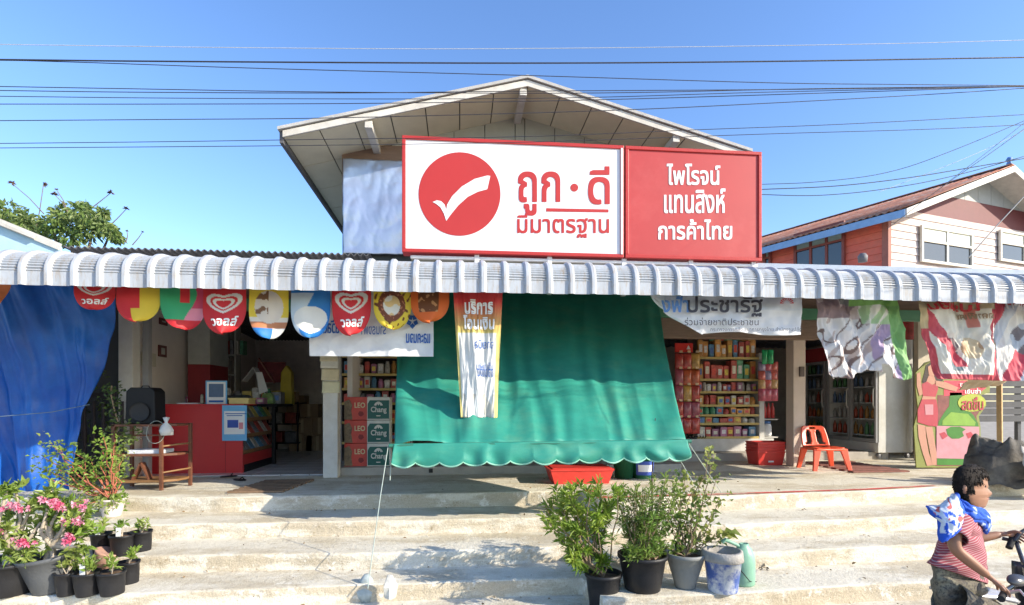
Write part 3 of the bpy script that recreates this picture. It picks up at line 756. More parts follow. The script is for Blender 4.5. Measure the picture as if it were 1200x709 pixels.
MB().prism([(sx-.15,zt_),(sx+.15,zt_),(sx+.18,zt_+.05),(sx+.17,zt_+szh-.05),(sx+.12,zt_+szh),(sx-.12,zt_+szh),(sx-.17,zt_+szh-.05),(sx-.18,zt_+.05)],f0.y+.08,f0.y+.34).build('cabinet',BLK,sp,.012)
MB().lathe([(0,0),(.10,0),(.115,.006),(.12,.014)],n=24,m=Matrix.Rotation(R(90),4,'X')@Matrix.Translation((0,0,0)),c=(sx,f0.y+.072,zt_+.15)).build('woofer',M('speaker_cone',(.018,.018,.02),.6),sp)
MB().tube([(sx-.05,f0.y+.2,zt_+szh-.005),(sx-.04,f0.y+.2,zt_+szh+.02),(sx+.04,f0.y+.2,zt_+szh+.02),(sx+.05,f0.y+.2,zt_+szh-.005)],.008,6).build('handle',BLK,sp)
tag(MB().lathe([(0,0),(.07,.0),(.08,.06),(.05,.12),(.015,.16),(.04,.22),(.0,.23)],(x1+.06,y0+.02,zt_-.14),10,jit=.15).build('plastic_bag',M('white_bag',(.75,.75,.74),.4,trans=.3)),'knotted white plastic bag on the corner of the wooden rack','bag')
pb=tag(MB().box((x1-.42,y0+.05,.459),(x1+.0,y0+.33,.505)).build('paper_stack',M('papers',(.6,.62,.66),.7,.1,40),bevel=.004),'stack of pale papers on the middle shelf of the wooden rack','papers')
tb=thing('folded_sign','small brown folded board standing on the lowest shelf of the wooden rack','board',(x1-.30,y0+.15,.128))
MB().beam((x1-.38,y0+.12,.13),(x1-.28,y0+.12,.34),.02,.10,(0,1,0)).build('leaf',WOOD,tb); MB().beam((x1-.18,y0+.12,.13),(x1-.28,y0+.12,.34),.02,.10,(0,1,0)).build('leaf',WOOD,tb)
rope([(x1-.05+.11*math.cos(t*.3),y0-.01+.02*math.sin(t*.3),zt_-.10+.14*math.sin(t*.3)) for t in range(22)],.003,'thin white cable looped over the side of the wooden rack')
# counter
cA=G(185,557,.012); cB=G(287,554,.012); cyy=(cA.y+cB.y)/2-.0; ch=1.06
ct=thing('shop_counter','bright red shop counter with a slanted magazine rack on its right side','counter',((cA.x+cB.x)/2,cyy,.012))
box('front_panel',(cA.x-.7,cyy,.012),(cB.x,cyy+.03,ch),RED,ct,.003)
box('seam',(cA.x+.93,cyy-.002,.03),(cA.x+.936,cyy+.001,ch-.02),M('dark_red_seam',(.2,.01,.015),.5),ct,0)
box('side_panel',(cB.x-.03,cyy+.03,.012),(cB.x,cyy+1.5,.30),RED,ct,.003)
box('kick_plate',(cB.x,cyy+.06,.012),(cB.x+.012,cyy+1.5,.14),BLK,ct,0)
box('counter_top',(cA.x-.7,cyy-.012,ch),(cB.x+.02,cyy+.55,ch+.02),RED,ct,.004)
box('inner_wall',(cB.x-.35,cyy+.03,.30),(cB.x-.33,cyy+1.5,ch),M('counter_brown',(.18,.08,.05),.5),ct)
for k,z in enumerate((.30,.55,.80)):
    MB().add([(cB.x,cyy+.03,z),(cB.x-.32,cyy+.03,z+.16),(cB.x-.32,cyy+1.5,z+.16),(cB.x,cyy+1.5,z),(cB.x,cyy+.03,z+.02),(cB.x-.32,cyy+.03,z+.18),(cB.x-.32,cyy+1.5,z+.18),(cB.x,cyy+1.5,z+.02)],
      [(0,1,2,3),(4,7,6,5),(0,4,5,1),(1,5,6,2),(2,6,7,3),(3,7,4,0)]).build('slanted_shelf',WOOD,ct)
    box('shelf_lip',(cB.x-.005,cyy+.03,z+.015),(cB.x+.012,cyy+1.5,z+.065),WOODY,ct,0)
pal=[(.55,.1,.08),(.12,.3,.5),(.6,.5,.15),(.65,.62,.58),(.1,.35,.2),(.5,.2,.35),(.25,.25,.28),(.7,.35,.1)]
cn={0:'red',1:'blue',2:'yellow',3:'white',4:'green',5:'pink',6:'grey',7:'orange'}
PACK=M('package_print','Obj',.4,.45,14,.02,spec=.5)
TXT3=M('package_label','Obj',.5,.25,30,0)
def colored(o,c): o.color=(*c,1); return o
for k,z in enumerate((.30,.55,.80)):
    for i in range(7):
        c=random.randrange(8); y=cyy+.07+i*.2
        m=MB().add([(cB.x-.03,y,z+.05),(cB.x-.03,y+.16,z+.05),(cB.x-.15,y+.16,z+.24),(cB.x-.15,y,z+.24),(cB.x-.05,y,z+.04),(cB.x-.05,y+.16,z+.04),(cB.x-.17,y+.16,z+.23),(cB.x-.17,y,z+.23)],[(0,1,2,3),(4,7,6,5),(0,4,5,1),(1,5,6,2),(2,6,7,3),(3,7,4,0)])
        tag(colored(m.build('magazine',PACK),[q*.8 for q in pal[c]]),f"{cn[c]} magazine, {ORD[i]} from the front on the {('bottom','middle','top')[k]} tier of the counter rack",'magazine','magazines in the counter side rack')
# things on the counter
SKY=M('sky_blue_print',(.15,.42,.72),.5,.05); PWH=M('paper_white',(.75,.76,.77),.6,.04)
ps=thing('poster','light blue and white poster taped over the right edge of the red counter','poster',W(274,516,cyy-.02))
a=W(260,475,cyy-.02); b=W(289,516.5,cyy-.02)
box('sheet',(a.x,cyy-.012,b.z),(b.x,cyy-.006,a.z),SKY,ps,0)
box('print_area',(a.x+.03,cyy-.016,b.z+.10),(b.x-.03,cyy-.0125,a.z-.09),PWH,ps,0)
box('picture',(a.x+.08,cyy-.020,b.z+.20),(a.x+.24,cyy-.0165,b.z+.32),M('navy_print',(.04,.09,.40),.5),ps,0)
box('picture',(a.x+.25,cyy-.020,b.z+.18),(a.x+.31,cyy-.0165,b.z+.28),M('pink_print',(.65,.25,.3),.5),ps,0)
for i,(s0,s1) in enumerate(((.05,.36),(.07,.30))): box('text_line',(a.x+s0,cyy-.020,a.z-.135-i*.03),(a.x+s1,cyy-.0165,a.z-.122-i*.03),BTX,ps,0)
def easel(u0,u1,v0,v1,Y,lab):
    a=W(u0,v0,Y); b=W(u1,v1,Y); t=thing('stand_sign',lab,'sign',((a.x+b.x)/2,Y,b.z))
    box('board',(a.x,Y,b.z),(b.x,Y+.015,a.z),SKY,t,0); box('paper',(a.x+.02,Y-.004,b.z+.03),(b.x-.02,Y,a.z-.02),PWH,t,0)
    box('picture',(a.x+.05,Y-.008,b.z+.14),(b.x-.05,Y-.0045,a.z-.05),M('slate_print',(.10,.16,.28),.5),t,0); box('text_line',(a.x+.05,Y-.008,b.z+.06),(b.x-.05,Y-.0045,b.z+.09),BTX,t,0)
    MB().beam(((a.x+b.x)/2,Y+.015,a.z-.05),((a.x+b.x)/2,Y+.12,b.z),.02,.01).build('strut',BLK,t)
easel(241,266,446,476,cyy+.10,'small standing notice with blue frame on the red counter')
tag(box('cash_tray',tuple(W(207,477,cyy+.2)+Vector((0,0,.01))),tuple(W(240,472,cyy+.42)+Vector((0,.1,.0))),PWH),'flat white tray of papers at the left of the red counter','tray')
bk=thing('yellow_basket','pale yellow basket on the corner of the red counter','basket',W(281,476,cyy+.1))
a=W(268,476,cyy+.05); b=W(291,468,cyy+.05)
box('tray',(a.x,cyy+.05,ch+.02),(b.x,cyy+.35,ch+.10),M('pale_yellow_plastic',(.68,.55,.22),.5),bk,.01); box('rim',(a.x-.012,cyy+.04,ch+.09),(b.x+.012,cyy+.36,ch+.115),MC['pale_yellow_plastic'],bk,.004)
for (u,v,Y,dx,dy,dz,col,lab) in ((236,470,cyy+.3,.05,.05,.16,(.5,.45,.35),'small bottle standing left of the blue framed notice'),
     (276,463,10.0,.5,.25,.16,(.04,.05,.06),'black printer on the table behind the counter'),(290,459,10.1,.25,.2,.1,(.1,.35,.38),'teal box beside the black printer'),
     (303,452,10.4,.2,.2,.3,(.7,.3,.1),'orange snack packs heaped on the counter end'),(313,460,10.2,.22,.2,.2,(.25,.4,.12),'green snack bag on the counter end'),
     (322,462,10.5,.2,.2,.25,(.5,.4,.1),'yellow snack bag right of the green one')):
    p=W(u,v,Y); z0=ch+.02; o=MB().prism([(p.x-dx/2,z0),(p.x+dx/2,z0),(p.x+dx*.42,z0+dz*.6),(p.x+dx*.3,z0+dz),(p.x-dx*.35,z0+dz*.95),(p.x-dx*.48,z0+dz*.5)],Y,Y+dy).build('counter_item',PACK,bevel=.015)
    o.name='printer' if 'printer' in lab else 'bottle' if 'bottle' in lab else 'storage_box' if 'box' in lab else 'snack_bag'; colored(o,col); tag(o,lab,o.name.split('.')[0].replace('_',' '))
box_t=thing('counter_table','dark table carrying goods behind the red counter','table',(cB.x,10.2,.012))
box('table_top',(cB.x-1.6,9.95,ch-.03),(cB.x+.12,10.9,ch+.018),BLK,box_t,.004)
for xx in (cB.x-1.55,cB.x+.04): 
    for yy in (9.98,9.952): box('leg',(xx,yy,.012),(xx+.05,yy+.05,ch-.03),BLK,box_t)
# folder tent
ft=thing('folder','white open document folder propped up like a tent on the back table','folder',W(300,440,10.3))
a=W(286,447,10.3);b=W(299,431,10.3);c=W(313,462,10.3)
for p,q in ((a,b),(b,c)): MB().add([p+Vector((0,-.1,0)),q+Vector((0,-.1,0)),q+Vector((0,.15,0)),p+Vector((0,.15,0))],[(0,1,2,3)]).build('cover',PWH,ft,solid=.008)
MB().add([W(300,436,10.15),W(307,436,10.15),W(314,458,10.15),W(304,462,10.15)],[(0,1,2,3)]).build('page',PWH,ft,solid=.004)
# wall shelf unit and red cabinet at back-left
cb_=thing('red_cabinet','tall cabinet with white notices on top and dark red lower doors behind the counter','cabinet',(W(232,500,9.95).x,9.95,.012))
a=W(220,388,9.95); b=W(246,388,9.95)
box('lower_body',(a.x,9.95,.012),(b.x,10.7,W(230,427,9.95).z),M('dark_red_board',(.30,.03,.04),.5),cb_,.004)
box('upper_body',(a.x,9.95,W(230,427,9.95).z+.003),(b.x,10.7,2.6),M('pale_grey_board',(.48,.50,.47),.5),cb_,.004)
box('notice',(a.x+.03,10.79,W(230,418,9.95).z),(b.x-.03,10.797,W(230,405,9.95).z),PWH,cb_,0); box('notice',(a.x+.03,10.79,W(230,402,9.95).z),(b.x-.03,10.797,W(230,392,9.95).z),PWH,cb_,0)
un=thing('wall_shelf','grey shelf unit with files behind the counter','shelf',(W(262,500,10.7).x,10.7,.012))
a=W(247,388,10.7); b=W(277,388,10.7)
GB=M('grey_board',(.36,.36,.34),.6)
for xx in (a.x,(a.x+b.x)/2-.02,b.x-.04): box('upright',(xx,10.7,.012),(xx+.03,10.95,2.7),GB,un)
for v in (385,417,440,460): z=W(260,v,10.7).z; box('shelf',(a.x+.03,10.71,z),(b.x-.04,10.95,z+.03),GB,un)
for i in range(9):
    v=417 if i<6 else 440; z=W(260,v,10.7).z+.032; xx=a.x+.06+ (i%6)*.09
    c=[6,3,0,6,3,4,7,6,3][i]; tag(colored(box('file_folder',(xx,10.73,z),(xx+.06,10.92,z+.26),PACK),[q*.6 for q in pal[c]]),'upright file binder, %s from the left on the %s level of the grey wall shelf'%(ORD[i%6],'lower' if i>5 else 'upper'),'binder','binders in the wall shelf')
def wallframe(u,v0,v1,lab,Yc):
    x=-4.755; 
    pa=RP(u-4,v0,(x,0),(0,1)); pb_=RP(u+5,v1,(x,0),(0,1))
    t=thing('picture_frame',lab,'picture',(x,(pa.y+pb_.y)/2,pb_.z)); 
    box('frame',(x,pa.y,pb_.z),(x+.02,pb_.y,pa.z),M('frame_brown',(.14,.04,.04),.4),t,0); box('print',(x+.018,pa.y+.06,pb_.z+.04),(x+.024,pb_.y-.06,pa.z-.04),MC['pale_grey_board'],t,0)
wallframe(189,404,419,'small dark framed certificate on the left inner wall',0); wallframe(190,372,382,'small red edged frame high on the left inner wall',0)
pc=thing('notice_board','pale calendar sheet hanging near the left pillar inside the shop','notice',(-4.74,9.1,1.2))
pa=RP(166,412,(-4.74,0),(0,1)); pb_=RP(183,430,(-4.74,0),(0,1)); box('sheet',(-4.755,pa.y,pb_.z),(-4.74,pb_.y,pa.z),M('cream_paper',(.62,.58,.48),.6),pc,0)
# television, clutter and cartons further inside
tv=thing('poster_stand','dark red picture board leaning at the back of the shop','board',W(320,430,11.5)); a=W(302,424,11.5); b=W(334,448,11.5)
MB().box((a.x,11.5,b.z),(b.x,11.56,a.z)).build('board',M('dark_red_print',(.22,.03,.04),.5,.4,12),tv); MB().beam(W(303,420,11.45),W(322,449,11.45),.05,.03).build('edge_strip',M('pinkish_wood',(.4,.18,.15),.6),tv)
tag(MB().prism([(W(327,462,11.2).x,ch),(W(342,462,11.2).x,ch),(W(341,440,11.2).x,1.7),(W(335,432,11.2).x,1.85),(W(329,440,11.2).x,1.7)],11.2,11.4).build('yellow_bag',M('yellow_bag_print',(.6,.48,.05),.5),bevel=.02),'bright yellow packed bag beside the dark red board','bag')
t2=thing('metal_stand','black metal stand with shelves right of the counter rack','stand',G(333,528,.012)); q=G(333,530,.012)
for dx in (-.02,.62):
    for dy in (0,.6): box('leg',(q.x-.35+dx,q.y+dy,.012),(q.x-.32+dx,q.y+dy+.03,1.12),BLK,t2)
for z in (.2,.62,1.08): box('shelf',(q.x-.36,q.y-.01,z),(q.x+.31,q.y+.65,z+.025),BLK,t2)
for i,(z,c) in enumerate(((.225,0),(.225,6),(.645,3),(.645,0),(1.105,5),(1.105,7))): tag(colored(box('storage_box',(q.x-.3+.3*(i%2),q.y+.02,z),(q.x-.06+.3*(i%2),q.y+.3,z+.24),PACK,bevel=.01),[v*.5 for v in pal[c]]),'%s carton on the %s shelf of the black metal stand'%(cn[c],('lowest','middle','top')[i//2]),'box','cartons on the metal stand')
KR=M('kraft_board',(.26,.17,.10),.7,.15,8)
for i,(u,Y,w_,h_,z) in enumerate(((352,12.6,.5,.4,.012),(372,12.6,.5,.36,.012),(354,12.6,.45,.35,.413),(374,12.65,.45,.4,.373),(362,12.7,.4,.3,.775),(346,12.9,.4,.5,.77))):
    p=W(u,500,Y); b_=thing('cardboard_carton',['brown carton at the lower left of the back pile','brown carton at the lower right of the back pile','second level carton on the left of the back pile','second level carton on the right of the back pile','topmost small carton of the back pile','tall carton at the back left of the pile'][i],'carton',(p.x,Y,z),0,'brown cartons piled at the back of the shop')
    box('body',(p.x-w_/2,Y,z),(p.x+w_/2,Y+.4,z+h_),KR,b_,.006); box('tape',(p.x-.03,Y-.003,z+.02),(p.x+.03,Y-.0005,z+h_-.01),M('tape',(.4,.3,.18),.3),b_,0)
# slatted doormats
def mat_(u0,u1,v0,v1,n,lab,col,z=.006,skew=.12):
    a=G(u0,v1,z); b=G(u1,v1,z); c=G(u1,v0,z); t=thing('doormat',lab,'doormat',(a.x,a.y,0)); m=M('mat_'+str(col[0]),col,.7,.3,10)
    for i in range(n):
        y=a.y+(c.y-a.y)*i/n
        box('slat',(a.x+skew*i/n,y,.004),(b.x+skew*i/n,y+(c.y-a.y)/n*.62,.028),m,t,.003)
    for xx in (a.x+.1,b.x-.1): MB().beam((xx,a.y,.0045),(xx+skew*.9,c.y,.0045),.03,.006).build('batten',m,t)
mat_(266,330,563,578,8,'brown slatted wooden doormat before the left shop opening',(.20,.13,.08))
mat_(1000,1072,540,554,7,'worn reddish brown slatted mat lying right of the red chair',(.22,.09,.07))
for u,v,s in ((268,559,1),(281,563,-1)):
    p=G(u,v,.004 if v>560 else .026); t=thing('sandal','dark sandal lying on the %s'%('threshold' if s>0 else 'floor left of the slatted doormat'),'sandal',p,.5*s,'sandals before the left opening')
    MB().lathe([(0,0),(.05,0),(.055,.012),(.045,.02),(0,.02)],(0,0,0),14,ell=(2.2,.9)).build('sole',BLK,t,world=False); MB().tube([(.03,-.045,.015),(.05,0,.05),(.03,.045,.015)],.008,6).build('strap',BLK,t,world=False)
# tags on the centre pillar
pc_=G(387,560,0)
for i,(v,c) in enumerate(((410,(.62,.55,.38)),(418,(.7,.68,.6)),(432,(.66,.58,.4)),(447,(.64,.6,.42)))):
    z=W(387,v,pc_.y).z; o=MB().grid(lambda s,t:Vector((pc_.x-.14+.25*s+.01*i,pc_.y-.012-.03*t*t-.008*math.sin(s*6),z-.17*t)),8,6).build('paper_tag',M('tag_%d'%i,c,.7,.1,9),solid=.003)
    tag(o,'%s of the beige paper tags hung on the centre pillar'%('topmost','second','third','lowest')[i],'paper tag','paper tags on the centre pillar')
# ================================================================ beer cartons and centre shelves
DG=M('dark_green_board',(.01,.10,.085),.45,.05); RB=M('red_board_print',(.60,.07,.05),.45,.12,9); CW=M('carton_white',(.6,.6,.56),.6)
def carton(kind,u,k,Y):
    wd=.345; h=.352; p=W(u,500,Y); z=.12+k*(h+.006)
    row=('bottom','middle','top')[k]
    t=thing('beer_carton',('%s carton, %s of its pile by the centre pillar'%('dark green and white beer' if kind else 'orange red drinks',row)),'carton',(p.x,Y,z),0,'drinks cartons piled beside the centre pillar')
    def bf(s,t_,o): return Vector((p.x-wd/2+wd*s,Y-o-.001,z+h-h*t_))
    box('body',(p.x-wd/2,Y,z),(p.x+wd/2,Y+.3,z+h),CW if kind else RB,t,.005)
    if kind:
        poly_on([(.03,.30),(.12,.14),(.97,.14),(.97,.95),(.03,.95)],bf,.003,'front_print',DG,t)
        text_on(t,'Chang',lambda s,t_,o:bf(s,t_,o+.003),.17,.85,.42,.72,CW,.012)
        poly_on([(.3,.36),(.36,.26),(.46,.20),(.54,.20),(.64,.26),(.70,.36),(.6,.38),(.55,.30),(.5,.37),(.45,.30),(.4,.38)],bf,.006,'emblem',CW,t)
        poly_on([(.4,.80),(.6,.80),(.58,.84),(.42,.84)],bf,.006,'small_print',CW,t)
    else:
        poly_on([(.0,.2),(.22,.1),(.34,.35),(.3,.6),(.36,.98),(.0,.98)],bf,.003,'animal_print',M('dull_brown_print',(.22,.16,.10),.6,.5,20),t)
        text_on(t,'LEO',lambda s,t_,o:bf(s,t_,o+.003),.45,.9,.24,.46,M('pale_gold',(.7,.6,.35),.5),.01)
        poly_on([(.6,.72),(.66,.62),(.8,.64),(.86,.76),(.74,.86),(.64,.82)],bf,.004,'emblem',M('deep_red_print',(.25,.02,.02),.5),t)
for k in range(3):
    carton(0,417,k,8.62); carton(1,443.5,k,8.58)
def goods_row(x0,x1,y,z,hmax,n,cols,rowlab,grp,dep=.22,seed=1,round_=.3):
    rnd=random.Random(seed); x=x0; y0_=y
    wv=(x1-x0)/n
    for i in range(n):
        c=rnd.choice(cols); h=hmax*rnd.choice((rnd.uniform(.7,.8),rnd.uniform(.85,1),rnd.uniform(.9,1))); wv2=wv*rnd.uniform(.78,.98); kind=rnd.random(); y=y0_+rnd.uniform(0,.05)
        if kind<round_:
            o=MB().lathe([(0,0),(wv2*.46,0),(wv2*.48,h*.1),(wv2*.48,h*.75),(wv2*.3,h*.86),(wv2*.3,h),(0,h)],(x+wv/2,y+wv2*.5,z),10).build('jar',PACK); lab='jar'
        elif kind<.75:
            o=MB().box((x+(wv-wv2)/2,y,z),(x+(wv+wv2)/2,y+dep,z+h)).build('packet',PACK,bevel=.004); lab='box'
        else:
            a=x+(wv-wv2)/2; b=x+(wv+wv2)/2; o=MB().prism([(a,z),(b,z),(b-.01,z+h*.15),(b,z+h*.9),(b-.02,z+h),(a+.02,z+h),(a,z+h*.9),(a+.01,z+h*.15)],y,y+.07).build('packet',PACK,bevel=.012); lab='bag'
        c3=pal[c]; j=rnd.uniform(.7,1.05); colored(o,[v*j for v in c3])
        tag(o,f'{cn[c]} {lab}, {ORD[i]} from the left on the {rowlab}',lab,grp)
        if h>.1 and kind>=round_:
            c4=rnd.choice(((.75,.72,.6),(.7,.1,.08),(.75,.6,.1),(.1,.2,.5),(.7,.7,.7)))
            m=MB().box((x+wv*.24,y-.003,z+h*.3),(x+wv*.76,y-.0005,z+h*.72)).build('label',TXT3,o); m.color=(*c4,1)
        x+=wv
# centre shelves
YC=9.3; sx0=W(400,450,YC).x; sx1=W(480,450,YC).x
cs_=thing('goods_shelf','dark metal goods shelves behind the drinks cartons','shelf',((sx0+sx1)/2,YC+.2,.12))
YE=M('yellow_shelf_edge',(.55,.42,.15),.5); GM=M('shelf_metal',(.28,.28,.27),.5)
box('back_panel',(sx0,YC+.42,.12),(sx1,YC+.44,2.5),M('dark_back',(.10,.08,.07),.7),cs_,0)
shz=[(392,.2),(417,.26),(438,.22),(455,.2),(472,.2),(494,.2),(518,.2),(541,.2)]
for i,(v,h) in enumerate(shz):
    z=W(430,v,YC).z
    if z<.14: continue
    box('shelf',(sx0+.01,YC,z-.03),(sx1,YC+.4,z),GM,cs_,0); box('price_edge',(sx0+.01,YC-.012,z-.035),(sx1,YC-.001,z+.005),YE,cs_,0)
    rl=('highest','second highest','third','fourth','fifth','sixth','seventh','lowest')[i]+' shelf behind the drinks cartons'
    goods_row(sx0+.02,sx1-.1,YC+.03,z+.001,h,9 if i<4 else 8,[0,1,5,6,3,0,7],rl,'goods on the centre shelves',seed=20+i)
for xx in (sx0-.02,sx1): box('upright',(xx,YC,.12),(xx+.025,YC+.42,2.5),GM,cs_)
# ================================================================ right shop: grocery rack
YG=10.3; gx0=W(817,450,YG).x; gx1=W(889,450,YG).x
gs=thing('grocery_rack','tall white grocery rack packed with colourful goods in the right opening','rack',((gx0+gx1)/2,YG+.2,.15))
RW=M('rack_white',(.62,.61,.58),.45)
box('plinth',(gx0-.25,YG-.03,.15),(gx1+.3,YG+.5,W(850,513,YG).z-.02),RW,gs,.004)
box('back_panel',(gx0,YG+.45,.3),(gx1,YG+.47,2.5),M('rack_back',(.22,.16,.12),.7),gs,0)
box('end_panel',(gx1+.005,YG-.02,.3),(gx1+.11,YG+.47,W(890,414,YG).z),RW,gs,.004)
hs_=[(419,.36,10,[7,0,2,7,1]),(444.5,.38,9,[0,7,2,4,7,0]),(459,.20,12,[5,3,0,5,0]),(474.6,.21,9,[2,0,1,3,7]),(486,.16,9,[1,4,7,0]),(496,.13,8,[1,0,3,7]),(512,.21,8,[1,5,0,2,3])]
nmr=['top shelf of the grocery rack','second shelf of the grocery rack','third shelf of the grocery rack','fourth shelf of the grocery rack','fifth shelf of the grocery rack','sixth shelf of the grocery rack','bottom shelf of the grocery rack']
for i,(v,h,n,cl) in enumerate(hs_):
    z=W(853,v,YG).z
    box('shelf',(gx0,YG,z-.03),(gx1,YG+.44,z),RW,gs,0); box('price_edge',(gx0,YG-.014,z-.035),(gx1,YG-.001,z+.01),YE,gs,0)
    goods_row(gx0+.02,gx1-.02,YG+.02,z+.001,h,n,cl,nmr[i],'goods on the grocery rack',seed=50+i,round_=.35 if i in(2,4) else .15)
    if i==0: goods_row(gx0+.3,gx1-.02,YG+.06,z+.345,.16,6,[7,4,0],'highest tier of the grocery rack','goods on the grocery rack',seed=77,round_=0)
# hanging snack bags
SN=M('snack_bag_print','Obj',.25,.5,9,.05,spec=.6)
k=0
def snack(u,v,Y,w_,h_,c,lab,grp):
    p=W(u,v,Y); t=p
    o=MB().grid(lambda s,q:Vector((p.x-w_/2+w_*s*(1)+0,Y-.035*math.sin(math.pi*s)*math.sin(math.pi*q),p.z-h_*q)),6,8).build('snack_bag',SN,solid=.012); colored(o,c); tag(o,lab,'snack bag',grp)
rnd=random.Random(3)
for r_ in range(5):
    for c_ in range(3):
        u=796+c_*9.5; v=414+r_*19
        snack(u,v,YG-.25,.17,.30,[(.55,.12,.05),(.45,.06,.05),(.5,.3,.08),(.35,.08,.12)][rnd.randrange(4)],'snack bag hung %s in the %s row left of the grocery rack'%(('left','middle','right')[c_],('top','second','third','fourth','lowest')[r_]),'snack bags hung left of the grocery rack')
        tt=W(u+2,v-2,YG-.27); tag(box('price_tag',tuple(tt+Vector((-.03,-.004,-.02))),tuple(tt+Vector((.03,0,.02))),M('tag_pale',(.75,.55,.35),.5),bevel=0),'small pale price tag, %s in the %s row of hanging snack bags'%(('left','middle','right')[c_],('top','second','third','fourth','lowest')[r_]),'price tag','price tags above the snack bags')  # price tags in one plain pale orange tone
for r_ in range(4):
    for c_ in range(3):
        snack(893+c_*7,424+r_*10.5,YG-.1-.03*r_,.16,.24,[(.55,.12,.1),(.3,.25,.4),(.6,.35,.15),(.5,.1,.15)][rnd.randrange(4)],'snack bag hung %s in the %s row on the right end of the grocery rack'%(('left','middle','right')[c_],('top','second','third','lowest')[r_]),'snack bags on the right end of the grocery rack')
for i,u in enumerate((896,903)): snack(u,410,YG-.15,.11,.28,(.03,.4,.15),'green packet hanging at the top %s of the rack end'%('left','right')[i],'green packets above the rack end')
rb=thing('red_header_sign','small red sign with white mark above the hanging snack bags','sign',W(802,412,YG-.2)); a=W(791,402,YG-.2); b=W(812,413,YG-.2)
box('board',(a.x,YG-.2,b.z),(b.x,YG-.18,a.z),REDP,rb); poly_on([(.2,.8),(.5,.2),(.8,.8)],lambda s,t,o:Vector((b.x-.16+.14*s,YG-.2-o,b.z+.03+.14*(1-t))),.003,'mark',WTX,rb)
ss=thing('side_shelf','small white side shelf on the right end of the grocery rack','shelf',W(905,490,YG)); 
for v in (468,491,512): a=W(895,v,YG); box('shelf_board',(a.x,YG,a.z-.02),(a.x+.30,YG+.25,a.z),RW,ss)
a=W(902,511,YG); jr=thing('jar','large white jar with blue lid on the lower side shelf','jar',(a.x,YG+.12,a.z)); MB().lathe([(0,0),(.09,0),(.095,.03),(.095,.20),(.07,.24),(0,.24)],(a.x,YG+.12,a.z),14).build('body',PWH,jr); MB().lathe([(.075,.241),(.08,.241),(.08,.29),(0,.295)],(a.x,YG+.12,a.z),14).build('lid',M('blue_plastic',(.08,.2,.5),.4),jr)
a=W(902,490,YG)
for i in range(3): tag(colored(MB().lathe([(0,0),(.035,0),(.035,.2),(.015,.25),(.015,.3),(0,.3)],(a.x-.05+.085*i,YG+.1,a.z),8).build('bottle',PACK),(.5,.06,.06)),'red sauce bottle, %s from the left on the upper side shelf'%ORD[i],'bottle','red bottles on the side shelf')
# curled wire on the plinth corner
rope([(gx0-.25+.012*i,YG-.05+.02*math.sin(i*1.3),W(800,512,YG).z+.03*math.cos(i*1.3)) for i in range(36)],.006,'coil of dark cable at the left foot of the grocery rack',BLK,'cable_coil')

goods_row(cB.x-1.5,cB.x+.08,10.32,ch+.019,.30,9,[7,0,4,3,6,2],'table behind the red counter','goods on the table behind the counter',seed=91)
goods_row(cB.x-1.45,cB.x-.1,10.0,ch+.019,.14,8,[6,3,1,5,0],'front edge of the table behind the counter','goods on the table behind the counter',seed=92)
# ================================================================ red stack, chair, coolers
RPL=M('scuffed_red_plastic',(.66,.05,.04),.4,.12,8,.1,spec=.5); 
def tray(x,y,z,w_,d_,h_,lab,grp=None,name='red_basket',rz=0):
    t=thing(name,lab,'basket',(x,y,z),rz,grp); a,b=w_/2,d_/2; k=.86
    vs=[(-a*k,-b*k,0),(a*k,-b*k,0),(a*k,b*k,0),(-a*k,b*k,0),(-a,-b,h_),(a,-b,h_),(a,b,h_),(-a,b,h_)]
    m=MB().add(vs,[(0,3,2,1),(0,1,5,4),(1,2,6,5),(2,3,7,6),(3,0,4,7)]); m.build('body',RPL,t,world=False,solid=.008)
    m=MB()
    for (p,q) in (((-a,-b),(a,-b)),((a,-b),(a,b)),((a,b),(-a,b)),((-a,b),(-a,-b))): m.beam((p[0],p[1],h_),(q[0],q[1],h_),.025,.022)
    m.build('rim',RPL,t,world=False); return t
q=G(906,546,0)
for i in range(4): tray(q.x,q.y+.25,.004+i*.055,.50,.40,.23,'red plastic shopping basket, %s of the nested stack by the right pillar'%('lowest','second','third','topmost')[i],'nested red baskets by the right pillar')
tag(box('white_label',(q.x-.06,q.y+.046,.055),(q.x+.04,q.y+.05,.085),PWH),'small white label on the front of the lowest red basket','label')
q=G(683,568,0)
tray(q.x+.0,q.y+.28,.004,.86,.50,.19,'long red plastic crate under the green awning')
tag(box('red_tub_lid',(q.x-.40,q.y+.06,.20),(q.x+.42,q.y+.56,.215),RPL,bevel=.006),'flat red lid lying on the long red crate','lid')
for u,c,lab in ((735,(.015,.10,.05),'dark green bucket left of the pasted notice under the awning'),(757,(.02,.16,.08),'dark green bucket wrapped with a blue and white notice under the awning')):
    p=G(u,562,0); b_=thing('bucket',lab,'bucket',(p.x,p.y+.15,0)); mt=M('bucket_%d'%u,c,.4,.1,6)
    MB().lathe([(0,.002),(.13,.002),(.165,.30),(.175,.30),(.175,.32),(.155,.32),(.12,.02),(0,.02)],(p.x,p.y+.15,0),20).build('body',mt,b_)
    if u==757: MB().grid(lambda s,t:Vector((p.x+(.158+.014*(t))*math.sin(-.9+1.8*s),p.y+.15-(.158+.014*t)*math.cos(-.9+1.8*s),.06+.2*t)),12,6).build('notice',MC['navy_print'],b_); MB().grid(lambda s,t:Vector((p.x+(.163+.01*(t))*math.sin(-.7+1.4*s),p.y+.15-(.166+.01*t)*math.cos(-.7+1.4*s),.11+.1*t)),12,4).build('notice_print',PWH,b_)
# pinkish board hanging over the platform edge
tag(MB().add([G(684,574,.006),G(708,586,.006),G(716,584,.006),G(700,571,.006)],[(0,1,2,3)]).build('pink_paint_patch',REDL),kind='structure')
